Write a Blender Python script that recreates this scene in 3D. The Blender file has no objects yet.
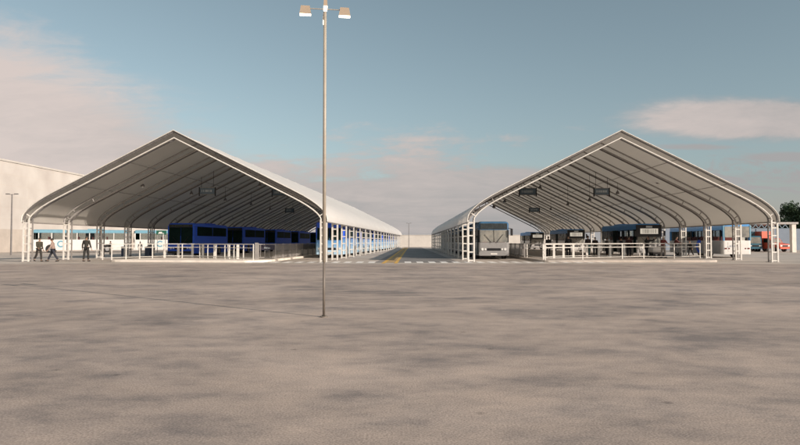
import bpy, bmesh, math, random
from mathutils import Vector, Matrix, Euler
R = math.radians
random.seed(7)
scene = bpy.context.scene
COL = scene.collection
F = 622.0; EYE = 1.45

def X(px, D): return (px - 400.0) / F * D

# ------------------------------------------------------------------ materials
def mat(name, color=(.5, .5, .5), rough=.6, metal=0.0, var=0.0, vscale=3.0, bump=0.0, bscale=40.0,
        transmission=0.0, emit=None, estr=0.0, coat=0.0, color2=None):
    m = bpy.data.materials.new(name); m.use_nodes = True
    nt = m.node_tree; n = nt.nodes; l = nt.links
    b = n['Principled BSDF']
    b.inputs['Base Color'].default_value = (*color, 1)
    b.inputs['Roughness'].default_value = rough
    b.inputs['Metallic'].default_value = metal
    if coat: b.inputs['Coat Weight'].default_value = coat
    tc = n.new('ShaderNodeTexCoord')
    if var or color2:
        nz = n.new('ShaderNodeTexNoise'); nz.inputs['Scale'].default_value = vscale
        nz.inputs['Detail'].default_value = 6; nz.inputs['Roughness'].default_value = .65
        l.new(tc.outputs['Object'], nz.inputs['Vector'])
        cr = n.new('ShaderNodeValToRGB')
        c2 = color2 or tuple(c * (1 - var) for c in color)
        c1 = color if color2 else tuple(min(1, c * (1 + var * .4)) for c in color)
        cr.color_ramp.elements[0].position = .32; cr.color_ramp.elements[1].position = .68
        cr.color_ramp.elements[0].color = (*c2, 1); cr.color_ramp.elements[1].color = (*c1, 1)
        l.new(nz.outputs['Fac'], cr.inputs['Fac']); l.new(cr.outputs['Color'], b.inputs['Base Color'])
        mr = n.new('ShaderNodeMapRange'); mr.inputs['To Min'].default_value = max(0, rough - .1)
        mr.inputs['To Max'].default_value = min(1, rough + .12)
        l.new(nz.outputs['Fac'], mr.inputs['Value']); l.new(mr.outputs['Result'], b.inputs['Roughness'])
    if bump:
        nb = n.new('ShaderNodeTexNoise'); nb.inputs['Scale'].default_value = bscale; nb.inputs['Detail'].default_value = 5
        l.new(tc.outputs['Object'], nb.inputs['Vector'])
        bp = n.new('ShaderNodeBump'); bp.inputs['Strength'].default_value = bump; bp.inputs['Distance'].default_value = .02
        l.new(nb.outputs['Fac'], bp.inputs['Height']); l.new(bp.outputs['Normal'], b.inputs['Normal'])
    if emit:
        b.inputs['Emission Color'].default_value = (*emit, 1); b.inputs['Emission Strength'].default_value = estr
    return m

def glass_mat(name, tint, alpha, rough=.06):
    m = bpy.data.materials.new(name); m.use_nodes = True
    nt = m.node_tree; n = nt.nodes; l = nt.links
    out = n['Material Output']; b = n['Principled BSDF']
    b.inputs['Base Color'].default_value = (*tint, 1); b.inputs['Roughness'].default_value = rough
    tr = n.new('ShaderNodeBsdfTransparent'); tr.inputs['Color'].default_value = (.92, .95, .95, 1)
    mx = n.new('ShaderNodeMixShader'); mx.inputs['Fac'].default_value = alpha; b.inputs['Specular IOR Level'].default_value = .3
    l.new(b.outputs[0], mx.inputs[1]); l.new(tr.outputs[0], mx.inputs[2]); l.new(mx.outputs[0], out.inputs['Surface'])
    return m

def fabric_mat(name='roof_fabric', ca=(.86, .84, .80), cbb=(.92, .90, .86), FAB_T=.34, tcol=(.72, .69, .64)):
    m = bpy.data.materials.new(name); m.use_nodes = True
    nt = m.node_tree; n = nt.nodes; l = nt.links
    out = n['Material Output']; b = n['Principled BSDF']
    tc = n.new('ShaderNodeTexCoord')
    nz = n.new('ShaderNodeTexNoise'); nz.inputs['Scale'].default_value = .35; nz.inputs['Detail'].default_value = 7
    mp = n.new('ShaderNodeMapping'); mp.inputs['Scale'].default_value = (1, .5, 1)
    l.new(tc.outputs['Object'], mp.inputs[0]); l.new(mp.outputs[0], nz.inputs['Vector'])
    cr = n.new('ShaderNodeValToRGB')
    cr.color_ramp.elements[0].position = .3; cr.color_ramp.elements[1].position = .7
    cr.color_ramp.elements[0].color = (*ca, 1); cr.color_ramp.elements[1].color = (*cbb, 1)
    l.new(nz.outputs['Fac'], cr.inputs['Fac']); l.new(cr.outputs['Color'], b.inputs['Base Color'])
    b.inputs['Roughness'].default_value = .55
    # welded seams between fabric panels, one every 1.6 m along the shed
    sx = n.new('ShaderNodeSeparateXYZ'); l.new(tc.outputs['Object'], sx.inputs[0])
    md = n.new('ShaderNodeMath'); md.operation = 'PINGPONG'; md.inputs[1].default_value = .81
    l.new(sx.outputs['Y'], md.inputs[0])
    ls = n.new('ShaderNodeMath'); ls.operation = 'LESS_THAN'; ls.inputs[1].default_value = .03
    l.new(md.outputs[0], ls.inputs[0])
    bp = n.new('ShaderNodeBump'); bp.inputs['Strength'].default_value = .5; bp.inputs['Distance'].default_value = .01
    l.new(ls.outputs[0], bp.inputs['Height']); l.new(bp.outputs[0], b.inputs['Normal'])
    tl = n.new('ShaderNodeBsdfTranslucent'); tl.inputs['Color'].default_value = (*tcol, 1)
    mx = n.new('ShaderNodeMixShader'); mx.inputs['Fac'].default_value = FAB_T
    l.new(b.outputs[0], mx.inputs[1]); l.new(tl.outputs[0], mx.inputs[2]); l.new(mx.outputs[0], out.inputs['Surface'])
    return m

def ground_mat(name, c1, c2, c3, scale=.22, speck=.35, rough=.85, joints=None):
    m = bpy.data.materials.new(name); m.use_nodes = True
    nt = m.node_tree; n = nt.nodes; l = nt.links; b = n['Principled BSDF']
    tc = n.new('ShaderNodeTexCoord')
    mp = n.new('ShaderNodeMapping'); mp.inputs['Scale'].default_value = (.7, 1, 1); mp.inputs['Rotation'].default_value = (0, 0, .35)
    l.new(tc.outputs['Object'], mp.inputs[0])
    n1 = n.new('ShaderNodeTexNoise'); n1.inputs['Scale'].default_value = scale; n1.inputs['Detail'].default_value = 7
    n1.inputs['Roughness'].default_value = .55; n1.inputs['Distortion'].default_value = .6
    l.new(mp.outputs[0], n1.inputs['Vector'])
    n2 = n.new('ShaderNodeTexNoise'); n2.inputs['Scale'].default_value = scale * 3.6; n2.inputs['Detail'].default_value = 8
    n2.inputs['Roughness'].default_value = .70
    l.new(mp.outputs[0], n2.inputs['Vector'])
    n3 = n.new('ShaderNodeTexNoise'); n3.inputs['Scale'].default_value = 55; n3.inputs['Detail'].default_value = 3
    l.new(tc.outputs['Object'], n3.inputs['Vector'])
    ad = n.new('ShaderNodeMath'); ad.operation = 'MULTIPLY_ADD'; ad.inputs[1].default_value = .48
    l.new(n1.outputs['Fac'], ad.inputs[0])
    m2 = n.new('ShaderNodeMath'); m2.operation = 'MULTIPLY'; m2.inputs[1].default_value = .52
    l.new(n2.outputs['Fac'], m2.inputs[0]); l.new(m2.outputs[0], ad.inputs[2])
    cr = n.new('ShaderNodeValToRGB'); e = cr.color_ramp.elements
    e[0].position = .38; e[0].color = (*c3, 1); e[1].position = .62; e[1].color = (*c1, 1)
    k = e.new(.5); k.color = (*c2, 1)
    l.new(ad.outputs[0], cr.inputs['Fac'])
    mx = n.new('ShaderNodeMixRGB'); mx.blend_type = 'OVERLAY'; mx.inputs['Fac'].default_value = speck
    l.new(cr.outputs['Color'], mx.inputs[1])
    c4 = n.new('ShaderNodeValToRGB'); c4.color_ramp.elements[0].position = .35; c4.color_ramp.elements[1].position = .65
    c4.color_ramp.elements[0].color = (.25, .25, .25, 1); c4.color_ramp.elements[1].color = (.72, .72, .72, 1)
    l.new(n3.outputs['Fac'], c4.inputs['Fac']); l.new(c4.outputs['Color'], mx.inputs[2])
    # scattered darker drips and oil spots
    vo = n.new('ShaderNodeTexVoronoi'); vo.inputs['Scale'].default_value = 1.1; vo.inputs['Randomness'].default_value = 1
    l.new(tc.outputs['Object'], vo.inputs['Vector'])
    sp = n.new('ShaderNodeMapRange'); sp.inputs['From Min'].default_value = .02; sp.inputs['From Max'].default_value = .07
    sp.inputs['To Min'].default_value = .62; sp.inputs['To Max'].default_value = 1
    l.new(vo.outputs['Distance'], sp.inputs['Value'])
    mm = n.new('ShaderNodeMixRGB'); mm.blend_type = 'MULTIPLY'; mm.inputs['Fac'].default_value = 1
    l.new(mx.outputs[0], mm.inputs[1]); l.new(sp.outputs[0], mm.inputs[2])
    # broad worn and dusty areas
    n0 = n.new('ShaderNodeTexNoise'); n0.inputs['Scale'].default_value = .16; n0.inputs['Detail'].default_value = 9; n0.inputs['Roughness'].default_value = .72; n0.inputs['Distortion'].default_value = 1.0
    l.new(tc.outputs['Object'], n0.inputs['Vector'])
    w0 = n.new('ShaderNodeMapRange'); w0.inputs['From Min'].default_value = .35; w0.inputs['From Max'].default_value = .65
    w0.inputs['To Min'].default_value = .80; w0.inputs['To Max'].default_value = 1.14; l.new(n0.outputs['Fac'], w0.inputs['Value'])
    m0 = n.new('ShaderNodeMixRGB'); m0.blend_type = 'MULTIPLY'; m0.inputs['Fac'].default_value = 1
    l.new(mm.outputs[0], m0.inputs[1]); l.new(w0.outputs[0], m0.inputs[2])
    l.new(m0.outputs[0], b.inputs['Base Color'])
    rr = n.new('ShaderNodeMapRange'); rr.inputs['To Min'].default_value = rough - .12; rr.inputs['To Max'].default_value = min(1, rough + .1)
    l.new(ad.outputs[0], rr.inputs['Value']); l.new(rr.outputs[0], b.inputs['Roughness'])
    b.inputs['Specular IOR Level'].default_value = .3
    bp = n.new('ShaderNodeBump'); bp.inputs['Strength'].default_value = .35; bp.inputs['Distance'].default_value = .006
    l.new(n3.outputs['Fac'], bp.inputs['Height']); l.new(bp.outputs[0], b.inputs['Normal'])
    return m

def wall_mat():
    m = bpy.data.materials.new('wall_panels'); m.use_nodes = True
    nt = m.node_tree; n = nt.nodes; l = nt.links; b = n['Principled BSDF']
    tc = n.new('ShaderNodeTexCoord')
    br = n.new('ShaderNodeTexBrick'); br.offset = 0; br.inputs['Scale'].default_value = 1
    br.inputs['Brick Width'].default_value = 6; br.inputs['Row Height'].default_value = 1.55
    br.inputs['Mortar Size'].default_value = .02
    br.inputs['Color1'].default_value = (.55, .51, .465, 1); br.inputs['Color2'].default_value = (.53, .49, .445, 1)
    br.inputs['Mortar'].default_value = (.54, .48, .41, 1)
    mp = n.new('ShaderNodeMapping'); mp.inputs['Rotation'].default_value = (R(90), 0, R(90))
    sx = n.new('ShaderNodeSeparateXYZ'); cx = n.new('ShaderNodeCombineXYZ')
    l.new(tc.outputs['Object'], sx.inputs[0]); l.new(sx.outputs['Y'], cx.inputs['X']); l.new(sx.outputs['Z'], cx.inputs['Y'])
    l.new(cx.outputs[0], br.inputs['Vector'])
    nz = n.new('ShaderNodeTexNoise'); nz.inputs['Scale'].default_value = .25; nz.inputs['Detail'].default_value = 7
    l.new(tc.outputs['Object'], nz.inputs['Vector'])
    mx = n.new('ShaderNodeMixRGB'); mx.blend_type = 'OVERLAY'; mx.inputs['Fac'].default_value = .35
    l.new(br.outputs['Color'], mx.inputs[1]); l.new(nz.outputs['Fac'], mx.inputs[2])
    l.new(mx.outputs[0], b.inputs['Base Color']); b.inputs['Roughness'].default_value = .85
    return m

M = {}
M['fabric'] = fabric_mat(FAB_T=.36)
M['fabric_inner_shade'] = fabric_mat('roof_fabric_painted_shade', (.40, .385, .36), (.46, .445, .42), .5, (.84, .82, .78))  # inside face of the same fabric, shade put in as a darker colour
M['steel_white'] = mat('white_painted_steel', (.72, .69, .63), .5, var=.18, vscale=2.5)
M['steel_grey'] = mat('grey_galvanised_steel', (.17, .16, .155), .6, .1, var=.3, vscale=4)
M['steel_shade'] = mat('arch_steel_painted_shade', (.36, .345, .33), .6, .1, var=.2, vscale=3)  # white arch steel greyed in colour for the shade inside the sheds
M['steel_mid'] = mat('mid_grey_steel', (.33, .31, .29), .5, .2, var=.2, vscale=4)
M['ground'] = ground_mat('yard_concrete', (.50, .402, .332), (.405, .332, .282), (.245, .210, .190), scale=.55, speck=.5)
M['pave'] = ground_mat('pale_concrete', (.55, .48, .41), (.49, .43, .37), (.40, .365, .33), scale=.3, speck=.2)
M['asphalt'] = ground_mat('road_asphalt', (.30, .27, .245), (.26, .24, .22), (.21, .20, .19), scale=.3, speck=.3)
M['kerb'] = mat('pale_kerb_concrete', (.78, .71, .62), .8, var=.18, vscale=1.2, bump=.2)
M['paint_white'] = mat('white_road_paint', (.90, .87, .81), .7, var=.10, vscale=5)
M['paint_yellow'] = mat('yellow_road_paint', (.72, .42, .08), .7, var=.22, vscale=3)
M['paint_ochre'] = mat('worn_ochre_paint', (.36, .27, .16), .8, var=.25, vscale=2)
M['wall'] = wall_mat()
M['wall_low'] = mat('wall_base_band', (.50, .44, .38), .85, var=.15, vscale=.6)
M['endwall'] = mat('end_wall_plaster', (.56, .525, .475), .85, var=.12, vscale=.5)
M['bluewall'] = mat('blue_grey_wall', (.20, .24, .29), .8, var=.18, vscale=.5)
M['brick'] = mat('brown_brick', (.26, .15, .11), .85, var=.25, vscale=2)
M['blue'] = mat('royal_blue_paint', (.05, .15, .80), .55, var=.1)
M['blue'].node_tree.nodes['Principled BSDF'].inputs['Specular IOR Level'].default_value = .12
M['roofblue'] = mat('roof_blue_paint', (.07, .27, .56), .4, var=.15, coat=.2)
M['roofdark'] = mat('dark_blue_roof_paint', (.045, .14, .27), .5, var=.2)
M['roof_shade_lift'] = mat('blue_roof_paint_lifted_for_shade', (.08, .34, .78), .5, var=.1)  # same roof blue, brightened in colour to offset the shed's shade
M['busdull'] = mat('dull_grey_bus_paint', (.27, .265, .26), .45, var=.15)
M['smokeglass'] = mat('smoked_glass', (.03, .038, .042), .25, var=.3)
M['cyan'] = mat('cyan_paint', (.16, .34, .43), .4, var=.12)
M['buswhite'] = mat('white_bus_paint', (.70, .68, .64), .35, var=.08, coat=.3)
M['busgrey'] = mat('pale_grey_bus_paint', (.36, .355, .35), .4, var=.12, coat=.3)
M['black'] = mat('black_plastic', (.012, .012, .014), .4, var=.3)
M['rubber'] = mat('tyre_rubber', (.018, .018, .018), .85, var=.3)
M['rim'] = mat('wheel_rim_metal', (.35, .35, .35), .4, .6, var=.2)
M['darkglass'] = mat('dark_tinted_glass', (.012, .026, .024), .3, var=.3)
for _k in ('darkglass',): M[_k].node_tree.nodes['Principled BSDF'].inputs['Specular IOR Level'].default_value = .03; M[_k].node_tree.nodes['Principled BSDF'].inputs['IOR'].default_value = 1.08
M['glass'] = glass_mat('clear_bus_glass', (.03, .04, .045), .82)
M['greyglass'] = mat('windscreen_painted_reflection', (.34, .32, .27), .18, color2=(.12, .125, .12), vscale=1.1)  # pale blotches in the base colour stand in for reflections
M['seat'] = mat('red_seat_fabric', (.22, .05, .04), .8, var=.3)
M['lamp'] = mat('headlamp_glass', (.75, .75, .72), .15)
M['redlamp'] = mat('tail_lamp_red', (.12, .015, .012), .25)
M['led'] = mat('lit_display', (.6, .57, .5), .4, emit=(1, .92, .78), estr=.35)
M['ledtext'] = mat('display_lettering', (.10, .10, .09), .5)
M['emitlamp'] = mat('lit_lamp_panel', (1, 1, 1), .4, emit=(1, .88, .66), estr=6)
M['shade'] = mat('tan_lamp_housing', (.36, .28, .20), .5, var=.12)
M['pole'] = mat('beige_lamp_pole', (.40, .35, .28), .45, var=.12, vscale=6)
M['poledark'] = mat('bare_grey_pole_foot', (.17, .145, .12), .5, var=.2, vscale=6)
M['red'] = mat('red_truck_paint', (.62, .11, .06), .35, var=.12, coat=.3)
M['teal'] = mat('teal_truck_paint', (.03, .13, .19), .4, var=.15, coat=.3)
M['tealsign'] = mat('blue_grey_sign_face', (.15, .21, .26), .5, var=.2)
M['signtext'] = mat('sign_lettering', (.55, .60, .62), .5)
M['greensign'] = mat('green_sign_face', (.02, .13, .08), .5, var=.15)
M['signdark'] = mat('dark_banner', (.035, .03, .05), .6, var=.2)
M['fencepanel'] = mat('grey_fence_panel', (.25, .25, .27), .6, var=.2)
M['bark'] = mat('tree_bark', (.09, .065, .045), .9, var=.35, bump=.5)
M['leaf'] = mat('leaf_green', (.045, .085, .03), .65, color2=(.02, .045, .022), vscale=.8)
M['skin'] = mat('skin', (.36, .22, .15), .6)
M['hair'] = mat('dark_hair', (.02, .015, .012), .7)
M['binblue'] = mat('dark_blue_bin_plastic', (.05, .07, .12), .5, var=.2)

def grad_mat():
    m = bpy.data.materials.new('blue_to_sky_livery'); m.use_nodes = True
    nt = m.node_tree; n = nt.nodes; l = nt.links; b = n['Principled BSDF']
    tc = n.new('ShaderNodeTexCoord'); sx = n.new('ShaderNodeSeparateXYZ'); l.new(tc.outputs['Object'], sx.inputs[0])
    nz = n.new('ShaderNodeTexNoise'); nz.inputs['Scale'].default_value = .7; l.new(tc.outputs['Object'], nz.inputs['Vector'])
    ma = n.new('ShaderNodeMath'); ma.operation = 'MULTIPLY_ADD'; ma.inputs[1].default_value = .5
    l.new(nz.outputs['Fac'], ma.inputs[0]); l.new(sx.outputs['Z'], ma.inputs[2])
    mr = n.new('ShaderNodeMapRange'); mr.inputs['From Min'].default_value = .9; mr.inputs['From Max'].default_value = 2.5
    l.new(ma.outputs[0], mr.inputs['Value'])
    cr = n.new('ShaderNodeValToRGB'); e = cr.color_ramp.elements
    e[0].position = 0; e[0].color = (.42, .62, .78, 1); e[1].position = 1; e[1].color = (.03, .07, .40, 1)
    k = e.new(.45); k.color = (.12, .34, .66, 1)
    l.new(mr.outputs[0], cr.inputs['Fac']); l.new(cr.outputs['Color'], b.inputs['Base Color'])
    b.inputs['Roughness'].default_value = .35; b.inputs['Coat Weight'].default_value = .3
    return m
M['grad'] = grad_mat()

# ------------------------------------------------------------------ mesh builder
class MB:
    def __init__(s): s.v = []; s.f = []; s.m = []
    def add(s, vs, fs, mi=0):
        o = len(s.v); s.v += [tuple(v) for v in vs]
        for f in fs: s.f.append(tuple(i + o for i in f)); s.m.append(mi)
        return s
    def box(s, x0, x1, y0, y1, z0, z1, mi=0, rot=0.0, piv=None):
        vs = [Vector((x, y, z)) for z in (z0, z1) for x, y in ((x0, y0), (x1, y0), (x1, y1), (x0, y1))]
        if rot:
            p = Vector(piv) if piv else Vector(((x0 + x1) / 2, (y0 + y1) / 2, 0))
            mt = Matrix.Rotation(rot, 3, 'Z'); vs = [mt @ (v - p) + p for v in vs]
        return s.add(vs, [(3, 2, 1, 0), (4, 5, 6, 7), (0, 1, 5, 4), (1, 2, 6, 5), (2, 3, 7, 6), (3, 0, 4, 7)], mi)
    def tube(s, p, q, r, n=6, mi=0, r2=None):
        return s.poly([p, q], [r, r if r2 is None else r2], n, mi)
    def poly(s, pts, r, n=6, mi=0):
        pts = [Vector(p) for p in pts]
        rs = r if isinstance(r, (list, tuple)) else [r] * len(pts)
        vs = []; N = len(pts)
        for i, p in enumerate(pts):
            d = (pts[min(i + 1, N - 1)] - pts[max(i - 1, 0)]).normalized()
            up = Vector((0, 0, 1)) if abs(d.z) < .9 else Vector((0, 1, 0))
            a = d.cross(up).normalized(); b = a.cross(d).normalized()
            for k in range(n):
                t = 2 * math.pi * (k + .5) / n
                vs.append(p + (a * math.cos(t) + b * math.sin(t)) * rs[i])
        fs = []
        for i in range(N - 1):
            for k in range(n):
                k2 = (k + 1) % n
                fs.append((i * n + k, (i + 1) * n + k, (i + 1) * n + k2, i * n + k2))
        fs.append(tuple(range(n))); fs.append(tuple((N - 1) * n + k for k in reversed(range(n))))
        return s.add(vs, fs, mi)
    def prism(s, outline, z0, z1, mi=0, inset=0.0, zi=0.0):
        """outline (x,y) closed, extruded in z; optional chamfered top."""
        n = len(outline); cx = sum(p[0] for p in outline) / n; cy = sum(p[1] for p in outline) / n
        rings = [[(x, y, z0) for x, y in outline], [(x, y, z1 - zi) for x, y in outline]]
        if inset:
            for fr, zz in ((.35, .7), (1, 1)):
                rings.append([(x - math.copysign(min(inset * fr, abs(x - cx)), x - cx), y - math.copysign(min(inset * fr, abs(y - cy)), y - cy), z1 - zi + zi * zz) for x, y in outline])
        vs = [p for r_ in rings for p in r_]; fs = []
        for i in range(len(rings) - 1):
            for k in range(n):
                k2 = (k + 1) % n
                fs.append((i * n + k, i * n + k2, (i + 1) * n + k2, (i + 1) * n + k))
        fs.append(tuple(reversed(range(n)))); fs.append(tuple((len(rings) - 1) * n + k for k in range(n)))
        return s.add(vs, fs, mi)
    def disc(s, c, r, axis='x', t=.02, n=20, mi=0):
        c = Vector(c); d = {'x': Vector((t / 2, 0, 0)), 'y': Vector((0, t / 2, 0)), 'z': Vector((0, 0, t / 2))}[axis]
        return s.poly([c - d, c + d], r, n, mi)
    def build(s, name, mats, parent=None, smooth=False):
        me = bpy.data.meshes.new(name)
        me.from_pydata(s.v, [], s.f)
        for m_ in (mats if isinstance(mats, (list, tuple)) else [mats]): me.materials.append(m_)
        for p, mi in zip(me.polygons, s.m): p.material_index = mi; p.use_smooth = smooth
        bm = bmesh.new(); bm.from_mesh(me); bmesh.ops.recalc_face_normals(bm, faces=bm.faces); bm.to_mesh(me); bm.free()
        me.update()
        o = bpy.data.objects.new(name, me); COL.objects.link(o)
        if parent: o.parent = parent
        return o

def tag(o, label=None, cat=None, group=None, kind=None):
    if label: o['label'] = label
    if cat: o['category'] = cat
    if group: o['group'] = group
    if kind: o['kind'] = kind
    return o
def thing(name, loc=(0, 0, 0), rz=0.0, label=None, cat=None, group=None):
    o = bpy.data.objects.new(name, None); COL.objects.link(o); o.empty_display_size = .3
    o.location = loc; o.rotation_euler = (0, 0, rz)
    return tag(o, label, cat, group)
def kids(o): return [c for c in bpy.data.objects if c.parent == o]
def copy_tree(o, parent=None):
    c = o.copy(); COL.objects.link(c)
    if parent: c.parent = parent
    for ch in kids(o): copy_tree(ch, c)
    return c
def put(mesh_ob, name, parent, loc=(0, 0, 0)):
    c = mesh_ob.copy(); COL.objects.link(c); c.name = name; c.parent = parent; c.location = loc; return c

# ------------------------------------------------------------------ ground
def sheet(name, pts, z, m, label=None):
    b = MB(); b.add([(x, y, z) for x, y in pts], [tuple(range(len(pts)))])
    return tag(b.build(name, m), kind='structure')
sheet('ground', [(-900, -300), (900, -300), (900, 1500), (-900, 1500)], 0, M['ground'])
sheet('pavement', [(-90, 40.2), (90, 40.2), (95, 225), (-90, 225)], .004, M['pave'])
sheet('road', [(-1.75, 42.6), (4.1, 42.6), (5.4, 164), (1.3, 164)], .008, M['asphalt'])
def marking(name, pts, m, z=.012):
    return sheet(name, pts, z, m)
marking('road_marking', [(-1.25, 41.2), (-1.0, 41.2), (1.05, 143), (.80, 143)], M['paint_yellow'])
marking('road_marking', [(-.42, 41.2), (-.17, 41.2), (1.85, 143), (1.60, 143)], M['paint_yellow'])
hb = MB()
for i in range(46):
    y = 42.5 + i * 2.2; xo = (y - 41.2) * .02
    hb.add([(-1.07 + xo, y, .0125), (-.42 + xo, y + .9, .0125), (-.42 + xo, y + 1.9, .0125), (-1.07 + xo, y + 1.0, .0125)], [(0, 1, 2, 3)])
tag(hb.build('road_marking', M['paint_yellow']), kind='structure')
zb = MB()
for i in range(30):
    x = -10.6 + i * .84
    if -1.5 < x < -.3: continue
    yc = 43.6
    zb.add([(x, yc - 1.3, .0135), (x + .46, yc - 1.3, .0135), (x + .46, yc + 1.4, .0135), (x, yc + 1.4, .0135)], [(0, 1, 2, 3)])
tag(zb.build('crosswalk_marking', M['paint_white']), kind='structure')

# ------------------------------------------------------------------ canopies
BAY = 4.85; ZH = 2.85; ZT = 9.32
def profile(H, off=0.0, n=7):
    """right half from hem to apex, offset inward"""
    sl = .50
    zc = ZT - sl * H                       # corner height
    P0 = Vector((H, ZH)); P1 = Vector((H, zc)); P2 = Vector((H - 2.3, ZT - sl * (H - 2.3)))
    Q = [P0]
    pts = [P0] + [(1 - t) ** 2 * (P0 + Vector((0, .15))) + 2 * t * (1 - t) * P1 + t * t * P2 for t in [i / n for i in range(n + 1)]] + [Vector((0, ZT))]
    if off:
        out = []
        for i, p in enumerate(pts):
            d = (pts[min(i + 1, len(pts) - 1)] - pts[max(i - 1, 0)])
            if i == len(pts) - 1: out.append(Vector((0, p.y - off * math.sqrt(1 + sl * sl)))); continue
            d.normalize(); nrm = Vector((-d.y, d.x))
            out.append(p + nrm * off)
        pts = out
    return pts
def full(H, off=0.0):
    r = profile(H, off); return [Vector((-p.x, p.y)) for p in r] + [p for p in reversed(r[:-1])]

def canopy(name, C, ang, H, nb, label):
    t = thing(name, (C[0], C[1], 0), -ang, label, 'bus shed')
    L = nb * BAY
    # membrane: a thin shell with a slight sag between arches
    b = MB(); po = full(H, 0); pi = full(H, .025)
    ys = []
    for k in range(nb):
        for q in range(4): ys.append(k * BAY + q * BAY / 4)
    ys.append(L); ys[0] = -.12; ys[-1] = L + .12
    n = len(po)
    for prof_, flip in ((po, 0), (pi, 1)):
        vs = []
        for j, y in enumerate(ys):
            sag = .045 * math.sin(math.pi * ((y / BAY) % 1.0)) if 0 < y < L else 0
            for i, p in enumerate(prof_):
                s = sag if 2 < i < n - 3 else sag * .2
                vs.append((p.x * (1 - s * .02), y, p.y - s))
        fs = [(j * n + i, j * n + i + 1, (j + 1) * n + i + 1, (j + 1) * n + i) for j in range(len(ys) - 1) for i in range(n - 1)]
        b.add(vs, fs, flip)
    nv = len(ys) * n
    o = len(b.v) - 2 * nv
    for j in range(len(ys) - 1):
        for i in (0, n - 1):
            b.f.append((o + j * n + i, o + (j + 1) * n + i, o + nv + (j + 1) * n + i, o + nv + j * n + i)); b.m.append(0)
    for j in (0, len(ys) - 1):
        for i in range(n - 1):
            b.f.append((o + j * n + i, o + j * n + i + 1, o + nv + j * n + i + 1, o + nv + j * n + i)); b.m.append(0)
    mem = b.build('roof_membrane', [M['fabric'], M['fabric_inner_shade']], t, smooth=False)
    for i, p in enumerate(mem.data.polygons): p.use_smooth = True
    try:
        mem.data.set_sharp_from_angle(angle=R(22))
    except Exception: pass
    # arches
    def arch(front):
        a = MB(); oc = full(H, .09); ic = full(H, .46); w = .42
        r0, r1 = (.055, .048) if front else (.065, .065)
        a.poly([(p.x, 0, p.y) for p in oc], r0, 6, 1 if front else 0)  # front outer chord coloured grey to read as the shaded fabric rim
        a.poly([(p.x, 0, p.y) for p in ic], r1, 6, 0)
        a.poly([(p.x, w, p.y) for p in ic], .06, 6, 1)
        for i in ((3, n - 4) if front else (1, 3, 5, 8, n - 9, n - 6, n - 4, n - 2)):
            a.tube((oc[i].x, 0, oc[i].y), (ic[i].x, 0, ic[i].y), .04, 5, 0)
        for i in (2, 6, 8, n - 9, n - 7, n - 3):
            a.tube((ic[i].x, 0, ic[i].y), (ic[i].x, w, ic[i].y), .03, 5, 1)
        return a.build('roof_arch', [M['steel_white' if front else 'steel_shade'], M['steel_grey']], t)
    arch(True); a0 = arch(False); a0.location = (0, BAY, 0)
    lg = MB()
    xo = 0.0; xi = -.40
    for x in (xo - .07, xi - .07):
        lg.box(x - .05, x + .05, -.05, .05, 0, ZH + .12)
    for z in (.12, .72, 1.30, 1.88, 2.42, 2.80):
        lg.box(xi - .02, xo - .12, -.03, .03, z - .04, z + .04)
    for x in (xo - .10, xi - .07):
        lg.box(x - .04, x + .04, .38, .46, 0, ZH + .12, 1)
    for z in (.12, .72, 1.30, 1.88, 2.42):
        lg.box(xi - .01, xo - .16, .41, .45, z - .03, z + .03, 1)
        lg.box(xi - .09, xi - .05, .05, .38, z - .02, z + .02, 1)
        lg.box(xo - .12, xo - .08, .05, .38, z - .02, z + .02, 1)
    lg.box(xi - .2, xo + .06, -.12, .56, .0, .03, 1)
    l0 = lg.build('leg', [M['steel_white'], M['steel_mid']], t)
    lm = MB()
    lm.v = [(-x, y, z) for x, y, z in lg.v]; lm.f = lg.f; lm.m = lg.m
    l1 = lm.build('leg', [M['steel_white'], M['steel_mid']], t)
    l0.location = (H, 0, 0); l1.location = (-H, 0, 0)
    for k in range(1, nb + 1):
        if k > 1: put(a0, 'roof_arch', t, (0, k * BAY, 0))
        put(l0, 'leg', t, (H, k * BAY, 0)); put(l1, 'leg', t, (-H, k * BAY, 0))
    for x in (-7.4, -3.9, 3.9, 7.4):
        p = MB(); z = ZT - .5 * abs(x) - .13
        p.tube((x, .1, z), (x, L, z), .024, 6); p.build('purlin', M['steel_shade'], t)
    for sgn in (-1, 1):
        p = MB(); p.tube((sgn * (H - .04), -.1, ZH - .02), (sgn * (H - .04), L + .1, ZH - .02), .05, 6)
        p.build('edge_cable_tube', M['steel_mid'], t)
    # white piping on the front edge
    p = MB(); p.poly([(q.x, -.14, q.y + .0) for q in full(H, -.01)], .032, 6); p.build('front_edge_trim', M['steel_white'], t)
    return t
CL = (-16.0, 43.8); AL = math.atan(35 / F); HL = 10.98
CR = (15.65, 43.8); AR = math.atan(11 / F); HR = 10.88
shedL = canopy('bus_shed', CL, AL, HL, 20, 'long white gabled fabric bus shed on the left, full of blue buses')
shedR = canopy('bus_shed', CR, AR, HR, 16, 'long white gabled fabric bus shed on the right, beside the red trucks')
def LW(x, y, z=0, side='L'):
    C, a = (CL, AL) if side == 'L' else (CR, AR)
    return (C[0] + x * math.cos(a) + y * math.sin(a), C[1] - x * math.sin(a) + y * math.cos(a), z)

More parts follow.
